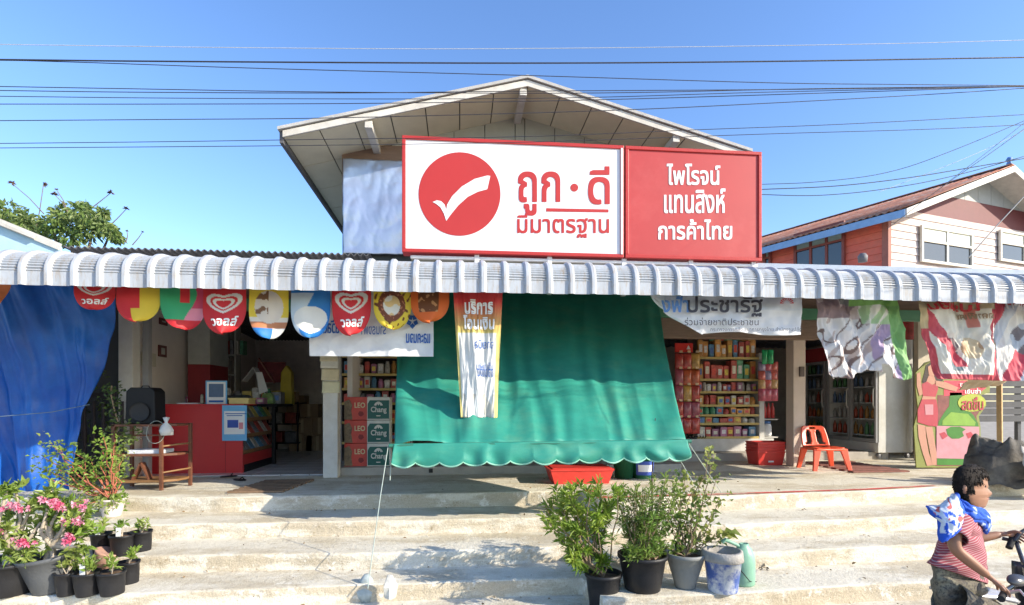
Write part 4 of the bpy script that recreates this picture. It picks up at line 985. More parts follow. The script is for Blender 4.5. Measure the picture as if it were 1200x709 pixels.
# chair
CH=M('orange_red_plastic',(.78,.10,.04),.35,.05,6,.03,spec=.5)
q=G(970,551,0); chair=thing('plastic_chair','orange red plastic chair with a slotted back beside the right pillar','chair',(q.x,q.y+.12,0),R(-4)); chair.scale=(1.22,1.12,1.0)
H_=.355
def P3(*a): return Vector(a)
MB().grid(lambda s,t:P3(-.19+.38*s,-.19+.36*t,H_+.015*math.sin(math.pi*s)*-1+.012*(abs(2*s-1)**3)),10,10).build('seat',CH,chair,world=False,solid=.018)
MB().tube([(-.2,-.2,H_-.012),(.2,-.2,H_-.012),(.2,.17,H_-.012),(-.2,.17,H_-.012),(-.2,-.2,H_-.012)],.014,6).build('seat_rim',CH,chair,world=False)
for sx_ in (-1,1):
    for sy,yy in ((-1,-.18),(1,.15)):
        m=MB(); x=sx_*.175
        vs=[]
        for (z,w_,ox,oy) in ((H_,.10,0,0),(H_*.5,.07,sx_*.03,sy*.025),(0.002,.055,sx_*.06,sy*.05)):
            vs+=[(x+ox-w_/2,yy+oy-.018,z),(x+ox+w_/2,yy+oy-.018,z),(x+ox+w_/2,yy+oy+.018,z),(x+ox-w_/2,yy+oy+.018,z)]
        m.add(vs,[(0,1,2,3),(11,10,9,8)]+[(r*4+i,r*4+4+i,r*4+4+(i+1)%4,r*4+(i+1)%4) for r in range(2) for i in range(4)]); m.build('leg',CH,chair,.006,world=False)
def bk_(s,t):
    z=H_+.02+.33*t; wdt=.19-.035*t+.01*math.sin(t*3)
    if t>.85: wdt*=math.sqrt(max(0,1-((t-.85)/.15)**2*.35))
    return P3((2*s-1)*wdt,.17+.10*t-.03*math.sin(math.pi*s)*-1,z)
def bkeep(s,t):
    if t<.16 : return abs(s-.5)>.38 or t<.06 or abs(s-.5)<.14
    if .16<=t<.80:
        for c in (.30,.70):
            if abs(s-c)<(.085 if t<.7 else .06): return False
    if .84<t<.92 and abs(s-.5)<.12: return False
    return True
MB().grid(bk_,30,30,True,bkeep).build('backrest',CH,chair,world=False,solid=.016)
# drink coolers
CG=M('cooler_white',(.66,.66,.64),.35,.05,3,0,spec=.5,col2=(.55,.54,.5)); CD=M('cooler_grey',(.16,.16,.17),.4)
cx,cyk=G(1028,526,.12).x*1.0,G(1028,526,.12).y; cx=8.0; dk=RP(1028,526,(cx,0),(0,1)).y; ctop=2.32
wk=.74
def cooler(y0,y1,lab,first):
    t=thing('drinks_cooler',lab,'drinks cooler',(cx+wk/2,(y0+y1)/2,.02))
    box('side_panel',(cx+.03,y0,.16),(cx+wk,y0+.03,ctop),CG,t,.006); box('side_panel',(cx+.03,y1-.03,.16),(cx+wk,y1,ctop),CG,t,.004)
    box('back_panel',(cx+wk-.03,y0+.031,.16),(cx+wk-.001,y1-.031,ctop),CG,t,0); box('roof_panel',(cx+.03,y0,ctop+.001),(cx+wk,y1,ctop+.02),CG,t,0)
    box('base_panel',(cx+.02,y0+.001,.14),(cx+wk-.01,y1-.001,.32),CG,t,.004); box('header_panel',(cx-.01,y0,ctop-.30),(cx+.028,y1,ctop),M('cooler_header',(.42,.04,.05),.4),t,.004)
    n=2
    for i in range(n):
        a=y0+(y1-y0)*i/n+.01; b=y0+(y1-y0)*(i+1)/n-.01; d=None
        m=MB()
        for lo,hi in (((cx-.02,a,.33),(cx+.02,a+.05,ctop-.31)),((cx-.02,b-.05,.33),(cx+.02,b,ctop-.31)),((cx-.02,a+.05,.33),(cx+.02,b-.05,.40)),((cx-.02,a+.05,ctop-.37),(cx+.02,b-.05,ctop-.31))): m.box(lo,hi)
        d=m.build('door',M('door_frame_grey',(.30,.30,.31),.4),t); 0 and box('pane',(cx-.004,a+.05,.40),(cx+.003,b-.05,ctop-.37),glassmat('cooler_glass',(.97,.97,.97),.05,.0),d,0)
        MB().tube([(cx-.02,a+.03,1.0),(cx-.055,a+.03,1.05),(cx-.055,a+.03,1.35),(cx-.02,a+.03,1.4)],.012,6).build('handle',CG,d)
    for k in range(5):
        z=.45+k*.32; box('wire_shelf',(cx+.05,y0+.04,z),(cx+wk-.08,y1-.04,z+.015),M('shelf_grey_blue',(.5,.54,.58),.4),t,0)
        nb_=9; rnd=random.Random(int(y0*100)+k)
        for i in range(nb_):
            y=y0+.1+(y1-y0-.2)*i/(nb_-1); r=.036; h=rnd.choice((.2,.24,.25)); cc=[(.1,.3,.12),(.5,.25,.05),(.55,.1,.05),(.55,.55,.55),(.15,.25,.45)][(k+i//3)%5]
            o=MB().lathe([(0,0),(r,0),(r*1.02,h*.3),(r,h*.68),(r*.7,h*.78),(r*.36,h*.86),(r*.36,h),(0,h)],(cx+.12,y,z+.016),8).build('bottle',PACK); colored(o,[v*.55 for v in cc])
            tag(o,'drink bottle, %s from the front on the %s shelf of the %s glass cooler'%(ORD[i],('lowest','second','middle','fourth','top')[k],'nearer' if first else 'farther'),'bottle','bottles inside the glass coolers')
    for a in (y0+.06,y1-.06):
        for b in (cx+.08,cx+wk-.08):
            wz=MB().lathe([(0,-.02),(.05,-.02),(.055,0),(.05,.02),(0,.02)],(0,0,0),12,m=Matrix.Rotation(R(90),4,'X')); wz.v=[v+Vector((b,a,.075+.0)) for v in wz.v]; wz.build('caster',CD,t); 
cooler(dk,dk+1.45,'white glass door drinks cooler with its side panel behind the red chair',True)
cooler(dk+1.49,dk+2.9,'farther glass door drinks cooler standing behind the first one',False)
tag(box('wall_panel',(cx,dk,ctop+.04),(9.69,dk+.05,2.95),M('cream_panel',(.60,.54,.42),.6)),'cream wall panel above the drinks coolers','wall')
YP_=dk-.02; pst=thing('poster','small red poster on the cream wall right of the torn banner','poster',W(1064,388,YP_)); a=W(1057,366,YP_); b=W(1071,398,YP_)
tag(box('wall_column',(W(1076,400,9.52).x,9.52,0),(W(1090,400,9.52).x,9.62,2.9),M('tan_column_paint',(.50,.44,.34),.7)),'tan wall strip behind the torn banner and cardboard standee','column')
box('sheet',(a.x,YP_,b.z),(b.x,YP_+.012,a.z),M('poster_red',(.40,.03,.03),.5,.5,10),pst,0)
tag(box('red_header_board',(W(938,380,9.0).x,9.0,W(940,392,9.0).z),(W(955,380,9.0).x+.35,9.03,W(940,362,9.0).z),M('maroon_board',(.35,.03,.06),.5)),'maroon board over the coolers right of the pillar','board')
# ================================================================ cardboard standee
YT=8.35; q=G(1110,548,0)
def tf_(u,v,o=0): p=W(u,v,YT); return Vector((p.x,YT-o,p.z))
sd=thing('cardboard_standee','printed cardboard standee with a woman in pink beside a huge green bottle','standee',(q.x,YT,0))
out=[(1074,548),(1071,500),(1076,480),(1073,455),(1073,437),(1084,425),(1094,422),(1104,432),(1106,440),(1112,444),(1160,445),(1160,460),(1150,463),(1156,475),(1147,488),(1149,500),(1150,548)]
base=W(1074,548,YT).z
STC=M('standee_edge_green',(.22,.24,.06),.5,.1); SKN=M('print_skin',(.48,.24,.17),.5,.04); PNK=M('print_pink',(.42,.045,.07),.45,.08,8)
LPK=M('print_light_pink',(.52,.24,.28),.45,.12,6); BGR=M('print_bottle_green',(.05,.19,.03),.35,.15,5); LGR=M('print_light_green',(.20,.36,.05),.4); HAIR=M('print_hair',(.03,.015,.012),.5)
pts=[tf_(u,v) for u,v in out]; 
MB().prism([(p.x,max(p.z,.0)) for p in pts],YT,YT+.02).build('board',STC,sd)
box('foot',(q.x-.4,YT+.02,0),(q.x+.4,YT+.35,.03),KR,sd); MB().beam((q.x,YT+.33,.02),(q.x,YT+.02,1.0),.3,.01).build('back_strut',KR,sd)
def pp(name,mat,pts,o): poly_on(pts,tf_,o,name,mat,sd)
pp('backdrop_print',M('print_dull_rose',(.20,.06,.055),.45,.3,8),[(1098,463),(1147,463),(1152,475),(1144,488),(1146,500),(1147,546),(1096,546),(1097,500),(1099,480)],.0015)
pp('red_banner_print',M('print_crimson',(.62,.05,.09),.45),[(1106,446),(1158,446),(1155,455),(1145,462),(1106,464)],.003)
pp('bottle_print',BGR,[(1113,460),(1127,460),(1128,474),(1134,480),(1141,487),(1146,496),(1147,504),(1147,545),(1098,545),(1098,504),(1100,494),(1106,484),(1112,476)],.003)
pp('bottle_highlight',LGR,[(1104,493),(1114,483),(1134,485),(1143,495),(1142,499),(1104,498)],.006)
pp('bottle_label',LPK,[(1097,499),(1147,500),(1147,538),(1097,537)],.009)
pp('label_fruit',BGR,[(1108,503),(1114,500),(1124,500),(1131,503),(1127,506),(1129,511),(1123,514),(1115,514),(1110,510)],.012)
pp('label_fruit',PNK,[(1100,508),(1106,506),(1110,511),(1104,515)],.012); pp('label_fruit',PNK,[(1131,508),(1137,506),(1141,511),(1134,514)],.012)
pp('yellow_green_oval',M('print_lime',(.38,.42,.05),.45),[(1138.5+16.5*math.cos(a*.3),472+10.5*math.sin(a*.3)) for a in range(21)],.008)
tf2=lambda u,v,o:tf_(u,v,o+.010)
text_on(sd,'สดชื่น',tf2,1126,1151,465,480,PNK,.5); text_on(sd,'ขวดใหญ่',tf2,1124,1153,447,454,WTX,.3); text_on(sd,'เย็นซ่า',tf2,1130,1148,455,461,WTX,.3)
pp('hair_print',HAIR,[(1083,437),(1085,428),(1091,424),(1098,427),(1101,434),(1105,446),(1098,450),(1092,444),(1084,450),(1080,448)],.004)
pp('face_print',SKN,[(1087,430),(1091,427),(1096,430),(1097,437),(1093,442),(1088,439)],.007)
pp('arm_print',SKN,[(1074,438),(1078,436),(1079,448),(1081,462),(1077,464),(1074,452)],.007); pp('arm_print',SKN,[(1096,446),(1108,448),(1122,454),(1120,459),(1108,456),(1096,452)],.010)
pp('neck_print',SKN,[(1088,440),(1094,440),(1097,448),(1092,452),(1085,448)],.006)
pp('top_print',PNK,[(1080,450),(1086,447),(1092,451),(1098,449),(1099,456),(1096,465),(1081,464)],.008)
pp('waist_print',SKN,[(1081,464),(1096,465),(1096,468),(1080,468)],.006)
pp('skirt_print',PNK,[(1080,468),(1097,468),(1099,482),(1098,500),(1088,499),(1075,495),(1075,480)],.008)
pp('pocket_print',LPK,[(1083,474),(1093,474),(1093,486),(1084,486)],.011)
pp('leg_print',SKN,[(1075,497),(1084,499),(1085,512),(1088,530),(1093,545),(1086,546),(1080,528),(1076,512)],.007)
pp('leg_print',SKN,[(1084,500),(1092,500),(1094,512),(1097,530),(1097,545),(1092,545),(1089,528),(1086,512)],.009)
# clutter at the right end
WD=M('pale_post_wood',(.50,.33,.16),.7,.2,8,.2); 
a=W(1171,456,8.6); b=W(1172,520,8.6); tag(MB().beam((a.x,8.6,a.z+.3),(b.x+.02,8.62,0),.07,.06).build('wooden_post',WD),'pale wooden post leaning in front of the grey slats at the right','post')
gp=thing('slatted_screen','grey horizontal slatted screen at the right end of the shop','screen',(8.6,9.2,0)); SG=M('slat_grey',(.085,.085,.09),.7,.2,5,.1)
for i in range(12):
    z=.75+i*.13; xx=W(1143,480,9.2).x; box('slat',(xx,9.2+.02*(i%2),z),(xx+2.6,9.23+.02*(i%2),z+.115),SG,gp,.004)
for xx in (W(1143,480,9.2).x,W(1196,480,9.2).x): box('post',(xx,9.25,0),(xx+.07,9.32,2.3),SG,gp)
DT=M('dark_tarp_grey',(.07,.062,.055),.7,.3,4,.3,col2=(.16,.145,.12)); a=G(1150,574,0)
def hp(s,t):
    rad=1-.35*t*t
    return Vector((a.x+.95-.62*rad*math.cos(math.pi*s),a.y+.6-.45*rad*math.sin(math.pi*s)+.09*n3(s*8,t*3,4),.58*math.sin(t*math.pi/2)+.25*n3(s*4,t*3,6)*t+.06*n3(s*13,t*6)-.10*abs(n3(s*9,t*7,3))))
tag(MB().grid(hp,60,24).build('covered_heap',DT),'heap of goods covered with a grey tarpaulin at the lower right of the shop','heap')
tag(MB().grid(lambda s,t:a+Vector((.62+.9*s,.06-.10*t+.05*n3(s*4,t*3),.55-.45*t+.06*n3(s*5,t*5,2)-.12*s)),20,14).build('grey_sack',M('pale_grey_sack',(.32,.31,.29),.8,.2,8,.3),solid=.006),'pale grey sheet folded over the front of the covered heap','sheet')
bx=thing('blue_carton','blue and white printed carton standing behind the cardboard standee','carton',W(1156,548,8.7)); a2=W(1146,517,8.7); b2=W(1164,548,8.7)
box('body',(a2.x,8.7,0),(b2.x+.06,9.0,a2.z),M('carton_tan_blue',(.10,.22,.45),.5),bx); poly_on([(.2,.2),(.8,.2),(.8,.35),(.2,.35)],lambda s,t,o:Vector((a2.x+(b2.x-a2.x)*s,8.7-o,a2.z*(1-t))),.002,'white_print',CW,bx); poly_on([(.2,.45),(.8,.45),(.8,.55),(.2,.55)],lambda s,t,o:Vector((a2.x+(b2.x-a2.x)*s,8.7-o,a2.z*(1-t))),.002,'white_print',CW,bx)
tag(MB().grid(lambda s,t:W(1140+50*s,441+(16-6*s)*t,7.4)+Vector((0,.25*t+.05*n3(s*4,t*3),.03*n3(s*7,t*4,3))),24,10).build('beige_sheet',M('beige_sheet',(.62,.50,.34),.6,.1,5,trans=.2),solid=.004),'beige sheet sagging under the red and white banner','sheet')
# ================================================================ neighbouring house on the right
A17=R(25); A15=R(15); d1=Vector((-math.sin(A17),math.cos(A17),0)); d2=Vector((math.cos(A15),math.sin(A15),0)); c0=Vector((11.7,13.9,0))
def HP(s,r,z): return c0+d2*s+d1*r+Vector((0,0,z))
ez=HC+222*15/640; 
pkp=RP(1188,196,c0-d1*.7,d2); sp_=(pkp-c0+d1*.7).dot(d2); pz=pkp.z
hs_t=thing('neighbour_house','two storey wooden house with white and red boards and a rusty roof behind the awning','house',tuple(c0))
hh=sp_; slp=(pz-ez)/sp_
WB=M('white_weatherboard',(.60,.53,.50),.7,.06,4,.1,col2=(.55,.42,.38)); RBd=M('red_weatherboard',(.62,.12,.075),.7,.1,5,.15,col2=(.55,.13,.08)); MRN=M('maroon_band_shaded',(.14,.03,.035),.6,.08)
def house_prism(name,pts,r0,r1,mat,bev=0):   # polygon in the gable plane, thickness along d1
    n=len(pts); vs=[HP(s,r0,z) for s,z in pts]+[HP(s,r1,z) for s,z in pts]
    return MB().add(vs,[tuple(range(n)),tuple(range(2*n-1,n-1,-1))]+[(i,i+n,(i+1)%n+n,(i+1)%n) for i in range(n)]).build(name,mat,hs_t,bev)
house_prism('gable_wall',[(.14,2),(2*hh-.14,2),(2*hh-.14,ez),(hh,pz-.1),(.14,ez)],.12,.3,SEAM)
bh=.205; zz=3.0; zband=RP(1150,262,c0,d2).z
tri=lambda z:(max(0,(z-ez)/slp))
while zz<zband:
    z2=zz+bh-.008; l=tri(z2); 
    vs=[HP(l,0,zz),HP(2*hh-l,0,zz),HP(2*hh-l,.022,z2),HP(l,.022,z2),HP(l,.125,zz),HP(2*hh-l,.125,zz),HP(2*hh-l,.125,z2),HP(l,.125,z2)]
    MB().add(vs,[(0,1,2,3),(4,7,6,5),(0,4,5,1),(1,5,6,2),(2,6,7,3),(3,7,4,0)]).build('weatherboard',WB,hs_t); zz+=bh
l=tri(zband); zb2=zband+.75
l2=tri(zb2); s=l2
nn=0
house_prism('maroon_band_shaded',[(hh*.42,zband-.5),(2*hh,zband-.5),(2*hh-l,zband+.02),(l+.02,zband+.02)],-.02,-.005,MRN) if False else None
house_prism('maroon_board',[(l,zband),(2*hh-l,zband),(2*hh-tri(zband+.62),zband+.62),(tri(zband+.62),zband+.62)],.02,.11,MRN)  # maroon base colour set darker so this sunlit band looks shaded
s=tri(zband+.64)
while s<2*hh-tri(zband+.64):
    e=min(s+.62,2*hh-tri(zband+.64)); top=lambda q:(ez+slp*min(q,2*hh-q)-.03)
    if top(s)>zband+.66 or top(e)>zband+.66:
        pts=[(s+.008,zband+.63),(e-.008,zband+.63),(e-.008,max(top(e),zband+.635))]
        if s<hh<e: pts.append((hh,top(hh)))
        pts.append((s+.008,max(top(s),zband+.635))); house_prism('gable_panel',pts,.03,.11,M('pale_panel',(.36,.38,.38),.6,.06))
    s+=.62
# side wall boards (facing left)
MB().add([HP(.06,.3,2),HP(.06,9.0,2),HP(.06,9.0,ez),HP(.06,.3,ez),HP(.2,.3,2),HP(.2,9.0,2),HP(.2,9.0,ez),HP(.2,.3,ez)],[(0,1,2,3),(4,7,6,5),(0,4,5,1),(1,5,6,2),(2,6,7,3),(3,7,4,0)]).build('side_wall',SEAM,hs_t)
zz=3.4
while zz<ez-.05:
    z2=min(zz+.2,ez); MB().add([HP(0,.1,zz),HP(0,9.0,zz),HP(.02,9.0,z2),HP(.02,.1,z2),HP(.061,.1,zz),HP(.061,9.0,zz),HP(.061,9.0,z2),HP(.061,.1,z2)],[(0,1,2,3),(4,7,6,5),(0,4,5,1),(1,5,6,2),(2,6,7,3),(3,7,4,0)]).build('weatherboard',RBd,hs_t); zz+=.205
MB().add([HP(-.02,-.02,2),HP(.10,-.02,2),HP(.10,.14,2),HP(-.02,.14,2),HP(-.02,-.02,ez),HP(.10,-.02,ez),HP(.10,.14,ez),HP(-.02,.14,ez)],[(0,3,2,1),(4,5,6,7),(0,1,5,4),(1,2,6,5),(2,3,7,6),(3,0,4,7)]).build('corner_board',M('brown_red_trim',(.30,.10,.07),.6),hs_t)
# roof
RUST=M('rusty_roof',(.40,.17,.10),.75,.3,4,.2,col2=(.40,.30,.25),col3=(.28,.09,.05),thr=(.5,.62)); oh=.45
def rfn(side):
    def f(s_,t): # s_ along depth, t from eave to ridge
        e=-oh+(hh+oh)*t; z=ez+slp*e+.06+.022*math.sin(s_*10.4/.18*2*math.pi)
        e2=e if side<0 else 2*hh-e; return HP(e2,-.7+10.4*s_,z)
    return f
for sd_ in (-1,1): MB().grid(rfn(sd_),58*6,3).build('roof_sheet',RUST,hs_t,solid=.012)
for i in range(2):
    a_=(-oh if i==0 else 2*hh+oh); 
    for (o1,o2,nm,mt) in (((-.73,-.70,'bargeboard',FAS)),):
        vs=[HP(a_,o1,ez-slp*oh-.16),HP(hh,o1,pz-.14),HP(hh,o1,pz+.04),HP(a_,o1,ez-slp*oh+.02)]+[HP(a_,o2,ez-slp*oh-.16),HP(hh,o2,pz-.14),HP(hh,o2,pz+.04),HP(a_,o2,ez-slp*oh+.02)]
        MB().add(vs,[(0,1,2,3),(4,7,6,5),(0,4,5,1),(1,5,6,2),(2,6,7,3),(3,7,4,0)]).build(nm,mt,hs_t)
    vs=[HP(a_,-.7,ez-slp*oh-.02),HP(hh,-.7,pz-.03),HP(hh,9.6,pz-.03),HP(a_,9.6,ez-slp*oh-.02)]
    MB().add(vs,[(0,1,2,3)]).build('soffit',M('house_soffit',(.50,.48,.44),.7),hs_t,solid=.01)
MB().beam(HP(-oh-.02,-.7,ez-slp*oh-.09),HP(-oh-.02,9.7,ez-slp*oh-.09),.03,.20).build('eave_board',M('blue_eave_paint',(.20,.34,.55),.6,.1),hs_t)
MB().beam(HP(hh,-.7,pz+.07),HP(hh,9.7,pz+.07),.3,.03).build('ridge_cap',RUST,hs_t)
HG=glassmat('house_glass',(.05,.06,.07),.04,.10)
def hwin(u0,v0,u1,v1,plane,cols,split):
    if plane=='g': a=RP(u0,v0,c0-d1*.03,d2); b=RP(u1,v1,c0-d1*.03,d2); ax=d2; nrm=-d1
    else: a=RP(u0,v0,c0-d2*.03,d1); b=RP(u1,v1,c0-d2*.03,d1); ax=d1; nrm=-d2
    L=(b-a); L=L.dot(ax); st_=a if L>0 else b; L=abs(L); z1=a.z; z0=min(a.z,b.z)-.25 if plane=='g' else b.z; z0=b.z-.25; o=Vector((st_.x,st_.y,0))
    fm=M('pale_window_frame',(.62,.58,.50),.6) if plane=='g' else M('dark_red_frame',(.20,.05,.04),.6)
    def bb(x0,x1,za,zb_,p0,p1):
        vs=[o+ax*x+nrm*p+Vector((0,0,z)) for z in (za,zb_) for x,p in ((x0,p0),(x1,p0),(x1,p1),(x0,p1))]
        return MB().add(vs,[(0,3,2,1),(4,5,6,7),(0,1,5,4),(1,2,6,5),(2,3,7,6),(3,0,4,7)])
    m=MB(); t_=.07
    for args in ((-.04,L+.04,z1,z1+t_),(-.04,L+.04,z0-t_,z0),(-.04,.03,z0,z1),(L-.03,L+.04,z0,z1),(.03,L-.03,z1-(z1-z0)*split-.03,z1-(z1-z0)*split+.03)):
        q_=bb(*args,.0,.06); m.add(q_.v,q_.f)
    for c in range(1,cols): q_=bb(L*c/cols-.035,L*c/cols+.035,z0,z1-.001,.0,.05); m.add(q_.v,q_.f)
    fr_=m.build('window',fm,hs_t); zs=z1-(z1-z0)*split
    for c in range(cols):
        x0_,x1_=L*c/cols+.036,L*(c+1)/cols-.036
        bb(x0_,x1_,z0,zs-.03,.005,.015).build('pane',M('dark_pane',(.03,.035,.04),.08,.1,2,0,spec=.8),fr_); bb(x0_,x1_,zs+.03,z1,.005,.02).build('transom_panel',M('cream_transom',(.62,.64,.56),.5) if plane=='g' else M('grey_green_pane',(.30,.40,.38),.2,.1,2,0,spec=.6),fr_)
hwin(1079,267,1137,302,'g',2,.40); hwin(1171,272,1225,302,'g',2,.40); hwin(933,277,989,305,'s',3,.36); hwin(897,293,903,308,'s',1,.4)
tag(MB().lathe([(0,0),(.05,0),(.06,.05),(.04,.12),(.09,.16),(.05,.22),(0,.23)],HP(hh,-.6,pz+.1),10,jit=.2).build('roof_finial',M('blue_plastic',(.08,.2,.5),.4)),'small blue thing perched on the roof peak of the neighbouring house','finial')
tag(MB().lathe([(0,0),(.07,0),(.08,.10),(.045,.15),(0,.16)],W(1011,307,9.0),12).build('roof_vent',M('dull_vent',(.16,.15,.15),.6)),'small grey rounded vent behind the awning before the red wall','vent')
# ================================================================ left background: light blue roof, tree
lb=thing('neighbour_roof','pale blue metal roof of the building at the far left above the awning','building',W(10,300,10.5))
a=W(-60,236,10.5);b=W(72,290,10.5)
MB().add([a,b,b+Vector((-2.5,4,.4)),a+Vector((-2.5,4,.4))],[(0,1,2,3)]).build('roof_sheet',M('pale_blue_roof',(.45,.62,.68),.4,.05),lb,solid=.03)
MB().beam(a+Vector((0,-.04,0)),b+Vector((0,-.04,0)),.05,.12).build('white_verge',FAS,lb)
MB().add([a,b,Vector((b.x,b.y,2)),Vector((a.x,a.y,2))],[(3,2,1,0)]).build('end_wall',M('pale_blue_wall',(.42,.60,.70),.6,.05),lb,solid=.05)
MB().beam(W(0,262,10.4),W(40,278,10.4),.05,.05).build('white_verge_strip',FAS,lb)
def leafcloud(mb,c,r,n,L,rnd,flat=.8,droop=.2,asp=.45):
    for _ in range(n):
        d=Vector((rnd.gauss(0,1),rnd.gauss(0,1),rnd.gauss(0,1))).normalized(); q=c+Vector((d.x*r,d.y*r,d.z*r*flat))*rnd.uniform(.45,1.05)
        leaf(mb,q,(d+Vector((0,0,-droop))+Vector((rnd.uniform(-.6,.6),rnd.uniform(-.6,.6),rnd.uniform(-.5,.5)))).normalized(),L*rnd.uniform(.6,1.25),asp,rnd)
def leaf(mb,p,d,L,asp,rnd,curl=.15):
    x=d.cross(Vector((rnd.uniform(-1,1),rnd.uniform(-1,1),rnd.uniform(.2,1)))); 
    if x.length<.01: x=Vector((1,0,0))
    x.normalize(); n=x.cross(d); w=L*asp/2
    vs=[p,p+d*L*.45+x*w+n*w*.5,p+d*L*.5-n*L*curl*.3,p+d*L*.45-x*w+n*w*.5,p+d*L-n*L*curl]
    mb.add(vs,[(0,1,2),(0,2,3),(1,4,2),(2,4,3)],False)
def LEAFM(name,c1,c2,tr=.3): return M(name,c1,.45,.35,3,0,col2=c2,trans=tr,spec=.5,thr=(.45,.6))
TL=LEAFM('tree_leaf',(.10,.17,.035),(.22,.28,.09)); BARK=M('bark',(.17,.13,.10),.85,.2,10,.3)
tr=thing('broadleaf_tree','broad green tree with drooping leaf clusters beyond the awning at the left','tree',(W(85,300,16).x,16,-.78))
tx=tr.location.x; m=MB(); m.tube([(tx,16,-.78),(tx+.1,16,1.5),(tx-.1,16,3.2),(tx+.2,16,4.4)],[.28,.22,.17,.1],10)
for u,v,Y in ((20,262,15.6),(60,255,16),(85,262,16.2),(110,265,16),(130,272,16.4),(5,245,16),(-15,262,16),(45,275,15.8)): 
    e=W(u,v,Y); m.tube([(tx,16,3.0),((tx+e.x)/2,(16+Y)/2,(3.2+e.z)/2+.1),e],[.09,.06,.02],6)
m.build('trunk',BARK,tr)
m=MB(); rnd=random.Random(5)
for (u,v,r) in ((8,244,.42),(-12,255,.5),(20,252,.42),(30,262,.38),(-5,268,.6),(42,270,.36),(55,262,.35),(64,255,.33),(76,251,.36),(90,249,.36),(100,254,.34),(112,259,.3),(122,262,.22),(118,268,.3),(132,270,.18),(70,268,.4),(88,268,.45),(104,272,.4),(50,280,.35),(80,280,.4),(20,275,.45),(135,277,.12),(97,243,.1),(118,248,.13),(30,256,.2)):
    for _ in range(3): 
        c=W(u+rnd.uniform(-5,5),v+rnd.uniform(-3,3),16+rnd.uniform(-.8,.8)); leafcloud(m,c,r*.62,52,.17,rnd,.75,.5,.42)
m.build('crown',TL,tr)
for i,(u0,v0,u1,v1) in enumerate(((44,254,51,216),(36,236,14,215),(73,240,64,228),(112,240,130,226),(134,259,148,245),(148,279,149,271),(160,281,167,272),(74,238,66,222))):
    a=W(u0,v0,16);b=W(u1,v1,16); a=a+(a-b)*.7; t=thing('dry_flower_stalk','bare seed head stalk rising %s'%('from the tree middle, the tallest of all','at the far left of the tree','short, leaning left before the crown','to the right above the tree','low to the right of the tree','just above the corrugated roof, nearly upright','at the right end over the corrugated roof','thin and pale beside the short leaning one')[i],'stalk',tuple(a),0,'dry flower stalks above the tree')
    MB().tube([a,(a*.5+b*.5)+Vector((.03,0,.02)),b],[.016,.012,.009],5).build('stem',BARK,t)
    m=MB(); 
    for _ in range(14): leaf(m,b,Vector((rnd.uniform(-1,1),rnd.uniform(-1,1),rnd.uniform(-.2,.6))).normalized(),.10 if i<5 else .05,.5,rnd)
    m.build('seed_head',M('seed_head_brown',(.10,.06,.05),.8),t)
# ================================================================ overhead cables
WM=M('cable_black',(.03,.03,.04),.5,.05); WP=M('cable_pale',(.45,.48,.52),.5,.05)
wires=[([(-80,51),(300,56),(600,57),(1000,52),(1280,45)],.004,WP,'topmost cable, thin and pale, running over the whole sky'),
([(-80,69),(200,72),(600,74),(900,72),(1280,66)],.009,WM,'thick dark cable, second from the top across the whole sky'),
([(-80,69.5),(60,72),(300,80),(600,88),(900,97),(1060,99),(1280,101)],.005,WM,'thin cable dropping from the thick upper cable towards the right'),
([(-80,100),(150,104),(400,108),(700,109),(950,104),(1180,101),(1280,101)],.005,WM,'upper cable of the middle bundle crossing the gable top'),
([(-80,105),(150,108),(400,109),(600,107),(900,105),(1180,102),(1280,101)],.005,WM,'second cable of the middle bundle crossing the gable top'),
([(-80,112),(200,115),(500,116),(700,114),(900,108),(1180,102),(1280,100)],.0045,WM,'third cable of the middle bundle crossing the gable top'),
([(-80,122),(200,122),(450,121),(700,117),(1000,108),(1180,102),(1280,99)],.005,WM,'lowest cable of the middle bundle crossing below the gable peak'),
([(-80,142),(200,140),(400,138),(700,130),(900,121),(1100,110),(1280,98)],.005,WM,'cable rising to the right across the soffit below the middle bundle'),
([(-80,169),(200,166),(400,163),(620,160),(820,152),(1000,145),(1280,130)],.0045,WM,'upper of the two low cables crossing behind the big sign level'),
([(-80,174),(200,172),(400,170),(640,166),(900,157),(1100,151),(1280,142)],.0045,WM,'lower of the two low cables crossing behind the big sign level'),
([(893,216),(960,213),(1040,202),(1120,175),(1280,108)],.005,WM,'loose cable curving up from the red sign to the right edge'),
([(893,222),(980,218),(1060,209),(1140,196),(1280,172)],.007,WM,'upper of two dark cables from the red sign over the rusty roof'),
([(893,228),(960,229),(1040,221),(1130,203),(1280,160)],.006,WM,'lower of two dark cables from the red sign over the rusty roof'),
([(1040,268),(1100,222),(1160,180),(1260,108)],.005,WM,'steep cable crossing the white boards of the neighbouring house'),
([(1048,262),(1110,214),(1165,172),(1260,96)],.004,WM,'steep thin cable beside the other over the white boards'),
([(1030,225),(1100,198),(1170,168),(1260,120)],.0035,WP,'faint thin cable above the rusty roof'),
([(1135,302),(1165,268),(1205,225),(1260,165)],.009,M('cable_grey',(.25,.25,.25),.5),'thick grey cable rising from the awning across the neighbouring gable')]
